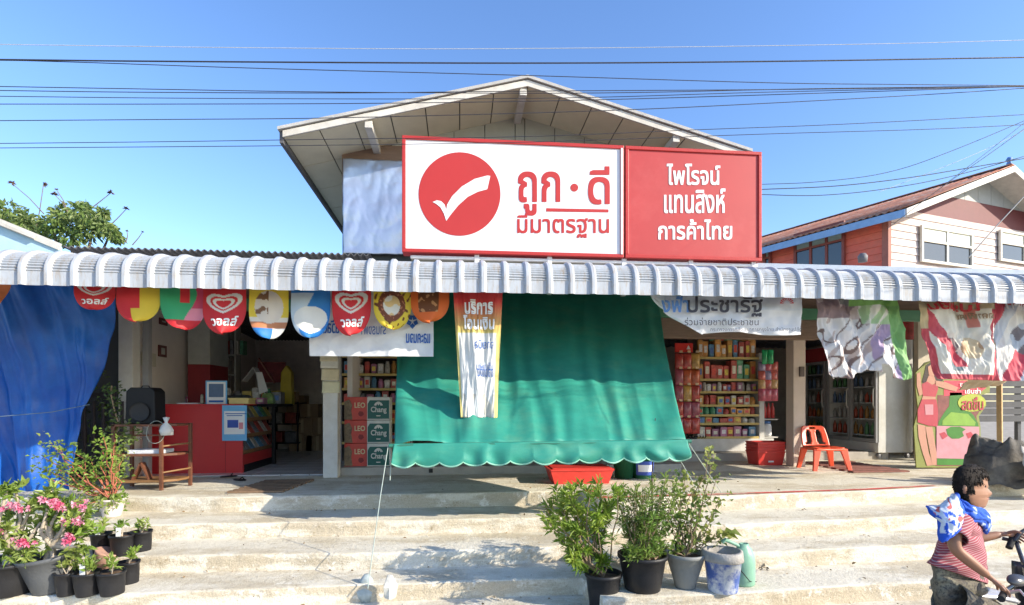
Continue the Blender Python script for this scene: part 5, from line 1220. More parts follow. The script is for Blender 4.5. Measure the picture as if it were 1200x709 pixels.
for i,(p,r,mt,lab) in enumerate(wires):
    Y=3.8 if i<10 else 4.2; 
    pp_=[W(u,v,Y+.01*i) for u,v in p]; fine=[]
    if i<10: pp_=[pp_[0]+(pp_[0]-pp_[1])*4]+pp_
    pp_.append(pp_[-1]+(pp_[-1]-pp_[-2])*3)
    for k in range(len(pp_)-1):
        p0=pp_[max(k-1,0)];p1=pp_[k];p2=pp_[k+1];p3=pp_[min(k+2,len(pp_)-1)]
        for j in range(6):
            t=j/6; fine.append(.5*((2*p1)+(p2-p0)*t+(2*p0-5*p1+4*p2-p3)*t*t+(3*p1-p0-3*p2+p3)*t**3))
    fine.append(pp_[-1]); tag(MB().tube(fine,r*.55,5).build('power_cable',mt),lab,'cable','overhead cables')
# ================================================================ plants
PBK=M('pot_black',(.014,.014,.016),.5,.15,10,.1); PGR=M('pot_grey',(.24,.245,.23),.6,.12,8,.15); SOIL=M('soil',(.16,.10,.06),.95,.4,20,.6)
STEM=M('stem_brown',(.26,.19,.12),.8,.2,12,.2); STG=M('stem_pale',(.42,.36,.28),.8,.2,12,.2); STR=M('stem_red',(.38,.12,.07),.7)
L_EU=LEAFM('leaf_fresh',(.15,.28,.03),(.30,.38,.06),.38); L_FI=LEAFM('leaf_fine',(.15,.26,.04),(.30,.36,.09),.38); L_RD=LEAFM('leaf_round',(.14,.22,.04),(.36,.38,.10),.38)
L_AD=LEAFM('leaf_adenium',(.17,.28,.04),(.32,.38,.10),.38); PK1=M('petal_pink',(.72,.10,.22),.5,.3,30,0,col2=(.8,.5,.6),trans=.3); WHL=M('white_tag',(.75,.75,.75),.5)
def pot(t,c,r0,r1,h,mat,lean=(0,0),bagged=False,ribs=0):
    m=Matrix.Rotation(lean[0],4,'Y')@Matrix.Rotation(lean[1],4,'X')
    jit=.06 if bagged else 0
    MB().lathe([(0,.0),(r0*.96,.0),(r0,.01),((r0+r1)/2,h*.5),(r1*.97,h*.88),(r1*1.05,h*.9),(r1*1.06,h),(r1*.96,h),(r1*.9,h*.85),(0,h*.84)],tuple(c),22,True,jit=jit,m=m).build('pot' if not bagged else 'grow_bag',mat,t)
    MB().lathe([(0,h*.87),(r1*.5,h*.885),(r1*.93,h*.86)],tuple(c),16,m=m).build('soil',SOIL,t)
    return Vector(c)+(m@Vector((0,0,h*.87)))
def rosette(mb,c,d,n,L,asp,rnd,spread=1.0):
    d=d.normalized()
    for i in range(n):
        e=(d*rnd.uniform(.1,1.0)+Vector((rnd.gauss(0,1),rnd.gauss(0,1),rnd.gauss(0,.7)))*spread*.6).normalized()
        leaf(mb,c+e*L*.1-d*L*rnd.uniform(0,.6),e,L*rnd.uniform(.7,1.15),asp,rnd,.2)
def stemto(m,a,b,r0,r1,rnd,k=.08,n=4):
    pts=[a+(b-a)*i/n+Vector((rnd.uniform(-k,k),rnd.uniform(-k,k),rnd.uniform(-k,k)))*(0 if i in(0,n) else (b-a).length) for i in range(n+1)]
    m.tube(pts,[r0+(r1-r0)*i/n for i in range(n+1)],6); return pts
def D(u,v,z,dY=0):  # point at pixel on the same distance as ground point
    return W(u,v,dY)
rnd=random.Random(11)
# A: long leaved plant in the near black pot
c=G(707,712,-.63); t=thing('potted_plant','leafy oleander-like bush with long leaves in the nearest black pot','plant',tuple(c)); Y=c.y
tp=pot(t,c,.115,.15,.30,PBK); st=MB(); lf=MB()
tips=[(650,585),(640,595),(661,570),(668,585),(655,605),(675,600),(688,596),(664,620),(676,616),(690,618),(657,632),(670,640),(683,636),(697,572),(705,566),(712,585),(672,655),(684,660),(700,606),(662,650),(710,600),(655,575),(676,572),(694,640),(720,575),(640,605),(703,625)]
hub=W(690,662,Y)
stemto(st,tp,hub,.016,.012,rnd,.03); stemto(st,tp,W(700,650,Y+.05),.014,.01,rnd,.04)
for i,(u,v) in enumerate(tips):
    b=W(u+rnd.uniform(-4,4),v+rnd.uniform(-4,4),Y+rnd.uniform(-.22,.25)); stemto(st,hub if i%3 else tp,b,.009,.004,rnd,.06)
    for k in range(4):
        q=b+(hub-b)*k*.09+Vector((rnd.uniform(-.04,.04),rnd.uniform(-.05,.05),rnd.uniform(-.03,.03))); rosette(lf,q,(b-hub),16,.085,.26,rnd,.9)
for k in range(4): rosette(lf,W(706+rnd.uniform(-6,6),655+rnd.uniform(-8,8),Y-.05),Vector((0,0,1)),26,.10,.18,rnd,.9)
st.build('stem',STEM,t); lf.build('foliage',L_EU,t)
# B: fine dense bush
c=G(753,690,-.48); Y=c.y; t=thing('potted_plant','dense fine leaved green bush in the wide black pot','plant',tuple(c)); tp=pot(t,c,.15,.20,.30,PBK); st=MB(); lf=MB()
for i in range(70):
    u=rnd.gauss(757,19); v=rnd.uniform(570,650); 
    if abs(u-757)>46: continue
    b=W(u,v,Y+rnd.uniform(-.25,.25)); stemto(st,tp+Vector((rnd.uniform(-.1,.1),rnd.uniform(-.1,.1),0)),b,.006,.002,rnd,.04)
    for k in range(5): rosette(lf,b+(tp-b)*k*.12+Vector((rnd.uniform(-.05,.05),rnd.uniform(-.05,.05),rnd.uniform(-.03,.03))),Vector((0,0,1)),9,.062,.2,rnd,1.1)
for (u,v) in ((722,578),(730,568),(745,572),(765,562),(780,560),(793,566)):
    b=W(u,v,Y+rnd.uniform(-.1,.1)); stemto(st,tp,b,.006,.003,rnd,.04)
    for k in range(3): rosette(lf,b-Vector((0,0,.05*k)),Vector((0,0,1)),10,.07,.25,rnd)
st.build('stem',STEM,t); lf.build('foliage',L_FI,t)
# C: sparse shrub in grey pot
c=G(803,688,-.48); Y=c.y; t=thing('potted_plant','sparse round leaved shrub with a tall bare shoot in the grey pot','plant',tuple(c)); tp=pot(t,c,.085,.165,.30,PGR); st=MB(); lf=MB()
br=[(805,600),(790,585),(800,570),(815,590),(826,575),(833,545),(830,530),(840,560),(845,585),(778,600),(785,620),(812,620),(828,622),(842,625),(838,600),(795,640),(780,640),(848,628),(820,560),(788,568),(775,575),(800,556),(812,575),(795,610)]
for (u,v) in br:
    b=W(u,v,Y+rnd.uniform(-.15,.2)); P_=stemto(st,tp,b,.006,.003,rnd,.05,5)
    for q in P_[2:]:
        for k in range(4): leaf(lf,q+Vector((rnd.uniform(-.03,.03),rnd.uniform(-.03,.03),rnd.uniform(-.04,.04))),Vector((rnd.gauss(0,1),rnd.gauss(0,1),rnd.gauss(.1,.7))).normalized(),rnd.uniform(.035,.06),.75,rnd)
    for k in range(9): leaf(lf,b+Vector((rnd.gauss(0,.04),rnd.gauss(0,.04),rnd.gauss(0,.045))),Vector((rnd.gauss(0,1),rnd.gauss(0,1),rnd.gauss(.1,.7))).normalized(),rnd.uniform(.035,.065),.75,rnd)
q0=W(834,640,Y);  
for k in range(5): leaf(lf,W(845+k*2,628-k,Y-.05),Vector((rnd.uniform(-1,1),-.5,rnd.uniform(-.3,.6))).normalized(),.12,.8,rnd)
st.build('stem',STEM,t); lf.build('foliage',L_RD,t)
# tall stick
c=G(764,604,-.17); st_t=thing('plant_stake','thin bare stake standing tall among the centre plants','stake',tuple(c)); pz_=W(768,490,c.y)
MB().tube([c,W(764,560,c.y),W(766,520,c.y),pz_],[.011,.009,.007,.004],6).build('stick',M('dark_twig',(.09,.06,.07),.7),st_t); MB().lathe([(0,-.03),(.02,-.02),(.025,0),(.02,.02),(0,.03)],W(770,528,c.y-.02),8).build('bud',M('pale_bud',(.7,.45,.4),.5),st_t)
# bucket and can
c=G(847,692,-.48); t=thing('paint_bucket','white and blue stained bucket with a torn grey lining beside the green can','bucket',tuple(c))
MB().lathe([(0,.0),(.115,.0),(.12,.01),(.15,.27),(.158,.27),(.16,.30),(.145,.30),(.14,.26),(.11,.05),(0,.05)],tuple(c),24).build('body',M('stained_bucket',(.60,.64,.70),.5,.1,9,.1,col2=(.07,.14,.46),thr=(.44,.54)),t)
MB().lathe([(.157,.26),(.172,.27),(.165,.335),(.14,.345),(.135,.25),(.10,.12),(0,.12)],tuple(c),26,jit=.05).build('lining',M('cement_grey',(.36,.34,.31),.9,.2,12,.4),t)
c=G(876,688,-.48)+Vector((0,.06,0)); t=thing('jerrycan','pale green plastic can with a cut open top beside the stained bucket','can',tuple(c)); JG=M('pale_green_plastic',(.22,.42,.31),.4,.12,7,.1)
MB().lathe([(0,0),(.085,0),(.095,.015),(.098,.20),(.09,.26),(.065,.32),(.045,.335),(.04,.36),(.035,.36),(.035,.33),(0,.33)],tuple(c),20,ell=(1,.8)).build('body',JG,t)
MB().tube([c+Vector((-.04,0,.335)),c+Vector((-.11,-.02,.37)),c+Vector((-.18,-.02,.40)),c+Vector((-.21,-.02,.38))],[.014,.016,.018,.02],8).build('handle',JG,t)
tag(MB().tube([G(876,688,-.48)+Vector((-.09,-.03,.17)),G(876,688,-.48)+Vector((0,-.04,.06)),G(884,683,-.48)+Vector((.02,0,.01))],.004,5).build('wire',BLK),'thin dark wire tied over the pale green can','wire')
tg=MB()
for k in range(7): p=G(888+k*2.3,668+rnd.uniform(-2,2),-.48); leaf(tg,p+Vector((0,0,.01)),Vector((rnd.uniform(-1,1),rnd.uniform(-1,1),.2)).normalized(),.05,.4,rnd)
tag(tg.build('dry_weed',M('dry_brown',(.10,.08,.06),.9)),'tiny dry weed on the step beside the green can','weed')
# left: adeniums
def adenium(lab,c,potargs,tips,flowers,lean=(0,0),trunkw=.04,Lf=.10):
    t=thing('potted_desert_rose',lab,'plant',tuple(c),0,'desert roses at the left end of the steps'); Y=c.y; tp=pot(t,c,*potargs,lean=lean); st=MB(); lf=MB()
    hub=tp+Vector((.02,0,.12)); st.tube([tp-Vector((0,0,.04)),tp+Vector((.01,0,.05)),hub],[trunkw*1.3,trunkw,trunkw*.7],8)
    for (u,v) in tips:
        b=W(u,v,Y+rnd.uniform(-.15,.2)); mid=(hub+b)/2+Vector((rnd.uniform(-.06,.06),rnd.uniform(-.06,.06),-.02)); st.tube([hub,mid,b],[trunkw*.6,.016,.010],7)
        for k in range(5): rosette(lf,b+Vector((rnd.uniform(-.08,.08),rnd.uniform(-.06,.06),rnd.uniform(-.06,.03))),(b-hub),11,Lf*.85,.38,rnd,.95)
    st.build('stem',STG,t); lf.build('foliage',L_AD,t)
    for (u,v) in flowers:
        fm=MB(); cc=W(u,v,Y-.17)
        for j in range(5):
            q=cc+Vector((rnd.uniform(-.05,.05),rnd.uniform(-.03,.03),rnd.uniform(-.03,.03)))
            for a in range(5):
                an=a*1.257+j; d=Vector((math.cos(an),-.5,math.sin(an))).normalized(); leaf(fm,q,d,rnd.uniform(.028,.038),.75,rnd,.05)
        fm.build('flower',PK1,t)
adenium('desert rose with pink flowers in the leftmost wide black pot',G(10,694,-.48),(.19,.23,.27,PBK),[(8,575),(22,600),(5,615),(30,625),(15,640),(38,590),(-5,600),(40,640),(28,655),(-10,630),(18,572),(48,612),(10,655)],[(12,595),(22,636),(34,634),(-2,620),(28,593)])
adenium('desert rose with thick pale trunk and pink flowers in the tilted grey pot',G(63,692,-.48),(.14,.21,.30,M('pot_dark_grey',(.09,.095,.10),.5,.1)),[(55,600),(72,590),(60,620),(85,615),(92,640),(70,612),(98,602),(80,600),(50,585),(105,620),(88,655),(95,618),(60,575)],[(62,590),(70,594),(84,612),(93,610),(86,630),(80,632),(95,592),(58,584)],lean=(-.14,0))
# thin shrub behind and vine
c=G(128,606,-.17)+Vector((0,.05,0)); Y=c.y; t=thing('potted_plant','thorny shrub with red stems growing in the pale pot by the rack','plant',tuple(c)); tp=pot(t,c,.09,.13,.20,M('pot_pale',(.62,.56,.52),.5,.08)); st=MB(); lf=MB()
tips=[(118,520),(130,530),(105,535),(140,540),(122,545),(95,545),(85,530),(70,525),(60,520),(50,535),(45,548),(110,560),(140,560),(130,575),(98,575),(80,560),(65,550),(120,510),(135,515),(145,532),(105,590),(88,590),(75,540),(55,560),(112,548),(128,592),(140,590),(116,596)]
for (u,v) in tips:
    b=W(u,v,Y+rnd.uniform(-.2,.25)); P_=stemto(st,tp,b,.009,.003,rnd,.07,5)
    for q in [b]+P_[3:]:
        for k in range(9): leaf(lf,q+Vector((rnd.gauss(0,.055),rnd.gauss(0,.05),rnd.gauss(0,.04))),Vector((rnd.gauss(0,1),rnd.gauss(0,1),rnd.gauss(.2,.7))).normalized(),rnd.uniform(.04,.07),.55,rnd)
for k in range(50): rosette(lf,tp+Vector((rnd.uniform(-.13,.13),rnd.uniform(-.12,.1),rnd.uniform(0,.06))),Vector((0,0,1)),5,.05,.5,rnd)
st.build('stem',STR,t); lf.build('foliage',L_AD,t)
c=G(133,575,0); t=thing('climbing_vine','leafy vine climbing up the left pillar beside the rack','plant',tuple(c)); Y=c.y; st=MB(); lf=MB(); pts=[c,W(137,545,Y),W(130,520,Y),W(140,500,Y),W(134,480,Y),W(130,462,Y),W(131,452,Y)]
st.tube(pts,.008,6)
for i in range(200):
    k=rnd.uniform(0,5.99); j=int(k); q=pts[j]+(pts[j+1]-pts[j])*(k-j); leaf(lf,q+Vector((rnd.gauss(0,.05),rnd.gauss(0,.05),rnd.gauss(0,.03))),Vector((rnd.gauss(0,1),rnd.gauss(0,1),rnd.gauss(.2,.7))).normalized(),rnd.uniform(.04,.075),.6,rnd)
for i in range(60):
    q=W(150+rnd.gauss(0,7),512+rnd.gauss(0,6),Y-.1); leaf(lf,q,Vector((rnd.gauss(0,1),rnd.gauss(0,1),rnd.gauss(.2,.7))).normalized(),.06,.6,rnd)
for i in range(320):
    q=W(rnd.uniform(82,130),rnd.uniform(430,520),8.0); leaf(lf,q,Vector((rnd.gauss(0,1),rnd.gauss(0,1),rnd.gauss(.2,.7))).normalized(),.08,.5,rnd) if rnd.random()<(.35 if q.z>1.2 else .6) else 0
st.build('stem',STEM,t); lf.build('foliage',M('leaf_dark_vine',(.06,.11,.03),.5,.3,3,0,col2=(.16,.2,.05),trans=.3),t)  # darker green for the vine leaves
# seedling bags
bags=[(166,645,-.325,.085,'rightmost seedling bag on the upper step, at the row end'),(143,650,-.325,.09,'seedling bag left of the rightmost one on the upper step'),(119,648,-.325,.08,'seedling bag half hidden behind the white tagged seedlings'),
 (151,683,-.48,.08,'rightmost seedling bag on the lower step'),(131,696,-.48,.095,'widest seedling bag in front on the lower step'),(102,697,-.48,.09,'seedling bag with a white tag in front of the tilted pot'),(78,697,-.48,.075,'small seedling bag right beside the tilted grey pot')]
for i,(u,v,z,r,lab) in enumerate(bags):
    c=G(u,v,z); t=thing('seedling_bag',lab,'seedling',tuple(c),0,'seedlings in black bags at the left of the steps'); tp=pot(t,c,r*.9,r*1.08,.19,PBK,bagged=True); lf=MB(); st=MB()
    for k in range(5):
        b=tp+Vector((rnd.uniform(-.05,.05),rnd.uniform(-.05,.05),rnd.uniform(.05,.13))); st.tube([tp,b],[.005,.003],5); rosette(lf,b,Vector((0,0,1)),9,.065,.4,rnd,.8)
    st.build('stem',STG,t); lf.build('foliage',L_AD,t)
    if i in (1,2,5): MB().box(tuple(tp+Vector((-.02,-.06,-.02))),tuple(tp+Vector((.02,-.055,.10))),Matrix.Identity(4)).build('tag',WHL,t)
c=G(104,676,-.48)+Vector((.03,.1,0))
tag(MB().lathe([(0,0),(.07,0),(.10,.20),(.105,.22),(.095,.22),(0,.20)],tuple(c),20,m=Matrix.Rotation(.35,4,'Y')).build('terracotta_pot',M('dusty_terracotta',(.46,.27,.20),.8,.1)),'dusty pink clay pot tipped behind the seedling bags','pot')
# ================================================================ scooter and rider
YP=3.15
SK=M('skin',(.30,.15,.09),.5,.08,12,.05,spec=.4)
def B(u,v,dy=0): return W(u,v,YP+dy)
def skin(name,verts,edges,mat,parent,sub=2,root=0):
    me=bpy.data.meshes.new(name); o=bpy.data.objects.new(name,me); C.objects.link(o)
    off=parent.location if parent else Vector((0,0,0))
    me.from_pydata([Vector(p)-off for p,r in verts],edges,[]); me.update(); me.materials.append(mat)
    md=o.modifiers.new('skin','SKIN'); md.use_smooth_shade=True; md.branch_smoothing=.6
    for i,(p,r) in enumerate(verts):
        r=r if isinstance(r,tuple) else (r,r); me.skin_vertices[0].data[i].radius=r; me.skin_vertices[0].data[i].use_root=(i==root)
    s_=o.modifiers.new('sub','SUBSURF'); s_.levels=sub; s_.render_levels=sub
    if parent: o.parent=parent
    return o
person=thing('person','person in a red and white striped polo with a blue and white towel, gripping handlebars','person',tuple(B(1110,709)))
hipz=B(1118,690).z
# joints
hip=B(1117,692,.0); wst=B(1117,668,0); chst=B(1120,632,0); nb_=B(1127,606,0); nk=B(1130,597,0); hd=B(1139,579,0)
shR=B(1118,617,-.17); shL=B(1134,614,.17); elR=B(1117,641,-.22)
elR=B(1118,643,-.20); wrR=B(1158,675,-.24); 
elL=B(1140,632,.26); wrL=B(1174,626,.22); haL=B(1184,629,.20)
body=[(hip,(.10,.12)),(wst,(.09,.11)),(chst,(.085,.10)),(nb_,(.05,.07)),(nk,(.048,.05)),
      (shR,.046),(elR,.036),((elR+wrR)/2+Vector((0,0,0)),.034),(wrR,.023),
      (shL,.046),(elL,.036),((elL+wrL)/2,.032),(wrL,.023),
      (B(1112,715,-.10),.06),(B(1150,730,-.14),.075),(B(1150,790,-.14),.05),(B(1152,850,-.14),.035),(B(1165,860,-.14),.035),
      (B(1112,703,.12),.07),(B(1154,728,.14),.075),(B(1154,790,.14),.05),(B(1156,850,.14),.035),(B(1169,860,.14),.035)]
ed=[(0,1),(1,2),(2,3),(3,4),(3,5),(5,6),(6,7),(7,8),(3,9),(9,10),(10,11),(11,12),(0,13),(13,14),(14,15),(15,16),(16,17),(0,18),(18,19),(19,20),(20,21),(21,22)]
# head joined through the neck
body.append((B(1136,588,0),(.05,.06))); ed.append((4,23)); bo_=skin('body_base',body,ed,SK,None,2)
bpy.context.view_layer.update()
bm_=bpy.data.meshes.new_from_object(bo_.evaluated_get(bpy.context.evaluated_depsgraph_get()))
BODY=MB().add([v.co.copy() for v in bm_.vertices],[tuple(p.vertices) for p in bm_.polygons],True); bpy.data.objects.remove(bo_)
HROWS=[(1132,1142,547,547,.02),(1122,1152,551,551,.055),(1118.5,1156.5,558,558,.072),(1118,1157.5,564,565,.078),(1118.5,1158.5,569,570,.078),(1119,1157.5,573,573,.077),(1120,1159,576,576.5,.076),(1121,1160,580,580,.074),(1122.5,1158,583,583.5,.070),(1124,1158.5,586,586,.064),(1126,1157,589,590,.056),(1128,1155,592,594,.045),(1131,1147,596,598,.035)]
def headf(s,t):
    k=t*(len(HROWS)-1); j=min(int(k),len(HROWS)-2); q=k-j; a=[HROWS[j][i]+(HROWS[j+1][i]-HROWS[j][i])*q for i in range(5)]
    an=s*2*math.pi; ca,sa=math.cos(an),math.sin(an); uc=a[0]+(a[1]-a[0])*.48; hu=(a[1]-uc) if ca>0 else (uc-a[0])
    nose=0
    if abs(a[2]-577)<6 and ca>.93: nose=3.5*max(0,1-abs(a[2]-577.5)/5.5)*(ca-.93)/.07
    eye=-1.2 if (abs(a[2]-569.5)<2.5 and .72<ca<.95) else 0
    return B(uc+hu*ca+nose+eye,a[2]+(a[3]-a[2])*(ca+1)/2,a[4]*sa*(1-.12*max(0,ca)))
BODY.grid(headf,64,60)
BODY.lathe([(0,-.032),(.012,-.026),(.018,0),(.014,.024),(0,.03)],tuple(B(1131,573,-.073)),12,ell=(1,.5))
bo=BODY.build('body',SK,person)
# face details
fo=Vector((cs,sn*-1,0)); right_=Vector((1,0,0))
hdc=B(1139,573,0)
for dy in (-.032,.03): MB().lathe([(0,-.008),(.005,-.005),(.006,0),(.005,.005),(0,.008)],tuple(B(1154.5,570,dy)),10).build('eye',M('eye_dark',(.05,.03,.03),.2),person)
MB().tube([B(1156,585,-.025),B(1158.3,584.5,0),B(1156,585,.025)],[.003,.005,.003],6).build('mouth',M('lip',(.28,.10,.08),.5),person)
# hair: cap shape of short tufts
HR=M('hair_black',(.018,.014,.012),.8,.3,40,.3,spec=.15); hm=MB()
HC_=B(1137,570,0)
def hair_ok(s,p0,j=0):
    ca=math.cos(s*2*math.pi); v=p0
    return v < (560 if ca>.62 else (566 if ca>.15 else (575 if ca>-.25 else 588)))+j
def capf(s,t,k=.013):
    tt=t*.86; p=headf(s,tt); d=(p-HC_).normalized(); return p+d*(k-.006+.004*n3(s*8,t*6)+.002*n3(s*40,t*14))+Vector((0,0,.008*(1-t)))
def vrow(t): 
    k=t*.86*(len(HROWS)-1); j=min(int(k),len(HROWS)-2); return HROWS[j][2]+(HROWS[j+1][2]-HROWS[j][2])*(k-j)
hm.grid(capf,72,50,True,keep=lambda s,t: hair_ok(s,vrow(t),2*n3(s*30,1)))
for i in range(4500):
    s_,t_=rnd.random(),rnd.random()
    if not hair_ok(s_,vrow(t_),1.5): continue
    p=capf(s_,t_,.014); o_n=(p-HC_).normalized(); dn=capf(s_,min(1,t_+.04),.014)-p; d=dn.normalized()+o_n*rnd.uniform(.05,.35)+Vector((rnd.uniform(-.25,.35),rnd.uniform(-.25,.25),rnd.uniform(-.15,.15))); leaf(hm,p-o_n*.003,d.normalized(),.020,.11,rnd)
hm.build('hair',HR,person,solid=.004)
# shirt: shell around the torso
ST=bpy.data.materials.new('striped_polo'); ST.use_nodes=True; nn_=ST.node_tree.nodes; ll=ST.node_tree.links; bs=nn_['Principled BSDF']; bs.inputs['Roughness'].default_value=.85
tc=nn_.new('ShaderNodeTexCoord'); sx_n=nn_.new('ShaderNodeSeparateXYZ'); ll.new(tc.outputs['Object'],sx_n.inputs[0])
mm_=nn_.new('ShaderNodeMath'); mm_.operation='MULTIPLY_ADD'; mm_.inputs[1].default_value=-.18; ll.new(sx_n.outputs['X'],mm_.inputs[0]); ll.new(sx_n.outputs['Z'],mm_.inputs[2])
ml_=nn_.new('ShaderNodeMath'); ml_.operation='MULTIPLY'; ml_.inputs[1].default_value=72; ll.new(mm_.outputs[0],ml_.inputs[0])
fr_=nn_.new('ShaderNodeMath'); fr_.operation='FRACT'; ll.new(ml_.outputs[0],fr_.inputs[0]); gt=nn_.new('ShaderNodeMath'); gt.operation='GREATER_THAN'; gt.inputs[1].default_value=.70; ll.new(fr_.outputs[0],gt.inputs[0])
mx_=nn_.new('ShaderNodeMixRGB'); mx_.inputs[1].default_value=(.27,.05,.07,1); mx_.inputs[2].default_value=(.40,.26,.27,1); ll.new(gt.outputs[0],mx_.inputs[0]); ll.new(mx_.outputs[0],bs.inputs['Base Color'])
def ringshirt(rows):  # rows of (u_back,u_front,v,halfdepth)
    def f(s,t):
        k=t*(len(rows)-1); j=min(int(k),len(rows)-2); q=k-j; q=q*q*(3-2*q)*.5+q*.5
        a=[rows[j][i]+(rows[j+1][i]-rows[j][i])*q for i in range(5)]
        an=s*2*math.pi; ca,sa=math.cos(an),math.sin(an); ca=math.copysign(abs(ca)**.8,ca); sa=math.copysign(abs(sa)**.8,sa)
        uc=(a[0]+a[1])/2; hu=(a[1]-a[0])/2; p=B(uc+hu*ca,a[2]+(a[3]-a[2])*(ca+1)/2,a[4]*.8*sa)
        wr=.010*n3(s*7,t*9,2)+.006*n3(s*15+t*6,t*5,8)
        return Vector((p.x+wr*ca*1.5,p.y+wr*2*sa,p.z+wr))
    return f
rows=[(1121,1136,601,604,.07),(1113,1143,606,608,.13),(1106,1147,614,616,.185),(1101,1151,628,628,.165),(1097,1154,641,645,.155),(1092,1156,652,664,.17),(1087,1157,660,684,.19)]
MB().grid(ringshirt(rows),64,60).build('polo_shirt',ST,person,solid=.006)
def sleeve(a,b,r0,r1,nm='sleeve'):
    d=(b-a); n=8; pts=[a+d*i/n for i in range(n+1)]; MB().tube(pts,[r0+(r1-r0)*i/n for i in range(n+1)],18,cap=False).build(nm,ST,person,solid=.005)
sleeve(B(1122,610,-.11),shR+(elR-shR)*.55,.078,.066); sleeve(B(1139,609,.09),shL+(elL-shL)*.6,.07,.060)
MB().tube([B(1123,603,-.06),B(1133,606,-.07),B(1141,606,-.03),B(1143,606,.03)],[.014,.016,.016,.012],8).build('collar',ST,person)
# shorts
SHO=M('printed_shorts',(.14,.12,.09),.85,.3,22,.1,col2=(.22,.20,.14),col3=(.06,.055,.05),thr=(.46,.6))
rws=[(1093,1150,662,672,.165),(1092,1153,680,684,.18),(1094,1160,700,698,.185),(1096,1176,716,712,.19),(1099,1185,736,732,.19)]
MB().grid(ringshirt(rws),48,30).build('shorts',SHO,person,solid=.006)
for sy in (-.14,.14): MB().tube([B(1112,702,sy),B(1134,716,sy),B(1152,736,sy)],[.11,.105,.095],16,cap=False).build('trouser_leg',SHO,person,solid=.005)
# towel round the neck and shoulder
TWB=(.02,.09,.50); TWW=(.62,.66,.72)
TW=M('towel_cloth','Col',.9,.1,40,.3)
def twc(s,t):
    if s<.10 or s>.93 or t>.84: return TWB
    if n3(s*9,t*9,3)>.12 and .35<t<.85: return TWB
    if n3(s*6,t*6,8)>.30: return (.6,.12,.1)
    return TWW
TP=[[(1128,599,.05),(1118,604,-.04),(1107,600,-.10)],[(1124,594,-.03),(1113,598,-.12),(1100,596,-.16)],[(1122,600,-.11),(1108,604,-.19),(1090,594,-.17)],[(1127,607,-.14),(1112,612,-.24),(1085,594,-.12)],[(1130,610,-.14),(1117,620,-.25),(1097,612,-.20)],[(1129,612,-.14),(1117,627,-.25),(1099,620,-.20)],[(1124,614,-.15),(1110,632,-.245),(1101,631,-.21)]]
def surf(TP):
    def f(s,t):
        k=t*(len(TP)-1); j=min(int(k),len(TP)-2); q=k-j
        r=[[TP[j][i][c]+(TP[j+1][i][c]-TP[j][i][c])*q for c in range(3)] for i in range(3)]
        a=[(1-s)**2*r[0][c]+2*s*(1-s)*(2*r[1][c]-.5*r[0][c]-.5*r[2][c])+s*s*r[2][c] for c in range(3)]
        p=B(a[0],a[1],a[2]); return p+Vector((.004*n3(s*9,t*9),.012*n3(s*7,t*7,2),.01*n3(s*6,t*8,4)))
    return f
# towel hump on the back
HT=[[(1121,577,-.02),(1112,584,-.03),(1106,592,.0)],[(1124,583,-.09),(1110,590,-.14),(1096,595,-.05)],[(1126,590,-.11),(1111,600,-.20),(1084,592,-.06)],[(1130,598,-.12),(1115,608,-.235),(1090,601,-.12)],[(1133,605,-.13),(1118,616,-.25),(1099,608,-.17)],[(1131,611,-.14),(1116,626,-.25),(1099,622,-.19)],[(1120,619,-.2),(1108,634,-.25),(1101,632,-.21)]]
tw=sheet('towel',person,surf(HT),36,44,twc,TW,solid=.012)
FTW=[[(1124,584,-.09),(1130,597,-.11),(1132,606,-.13)],[(1134,591,-.10),(1138,598,-.12),(1135,608,-.12)],[(1143,594,-.08),(1146,602,-.10),(1141,611,-.09)],[(1152,597,-.02),(1155,606,-.06),(1149,614,-.05)],[(1159,604,.02),(1158,612,-.02),(1151,616,-.02)],[(1160,612,.04),(1158,620,.0),(1152,620,.0)],[(1158,618,.05),(1157,624,.02),(1154,625,.02)]]
sheet('towel_front',person,surf(FTW),24,30,lambda s,t:TWB if n3(s*6,t*6,1)<.35 else (.5,.6,.8),TW,solid=.012)
# hands
def hand(wr,di,pn,scale,curl,spread,side,name='hand'):
    """wr wrist, di pointing direction, pn palm normal (towards the palm side)"""
    di=di.normalized(); pn=(pn-di*pn.dot(di)).normalized(); x=di.cross(pn)*side; k=scale
    vs=[(wr-di*.02,.022*k),(wr+di*.03*k,(.026*k,.017*k)),(wr+di*.065*k,(.030*k,.015*k))]; es=[(0,1),(1,2)]
    for i,(off,L) in enumerate(((-.030,.070),(-.010,.078),(.011,.072),(.030,.056))):
        b=wr+di*.085*k+x*off*k; c1=b+(di*.9+pn*curl*.5+x*spread*off*8).normalized()*L*.42*k; c2=c1+(di*.7+pn*curl*1.1+x*spread*off*8).normalized()*L*.33*k; c3=c2+(di*.4+pn*curl*1.6).normalized()*L*.28*k
        n=len(vs); vs+=[(b,.0095*k),(c1,.0085*k),(c2,.0078*k),(c3,.0062*k)]; es+=[(2,n),(n,n+1),(n+1,n+2),(n+2,n+3)]
    n=len(vs); a=wr+di*.035*k-x*.032*k+pn*.008; vs+=[(a,.0115*k),(a+(di*.6-x*.8+pn*curl*.4).normalized()*.034*k,.0095*k),(a+(di*.9-x*.7+pn*curl*.8).normalized()*.062*k,.0075*k)]; es+=[(1,n),(n,n+1),(n+1,n+2)]
    return skin(name,vs,es,SK,person,2,1)
hand(wrR,Vector((.75,-.1,-.62)),Vector((-.3,.1,-1)),.95,.30,.9,1)
hand(wrL,Vector((.95,-.15,-.08)),Vector((.05,-.9,-.5)),.95,1.2,.1,1)
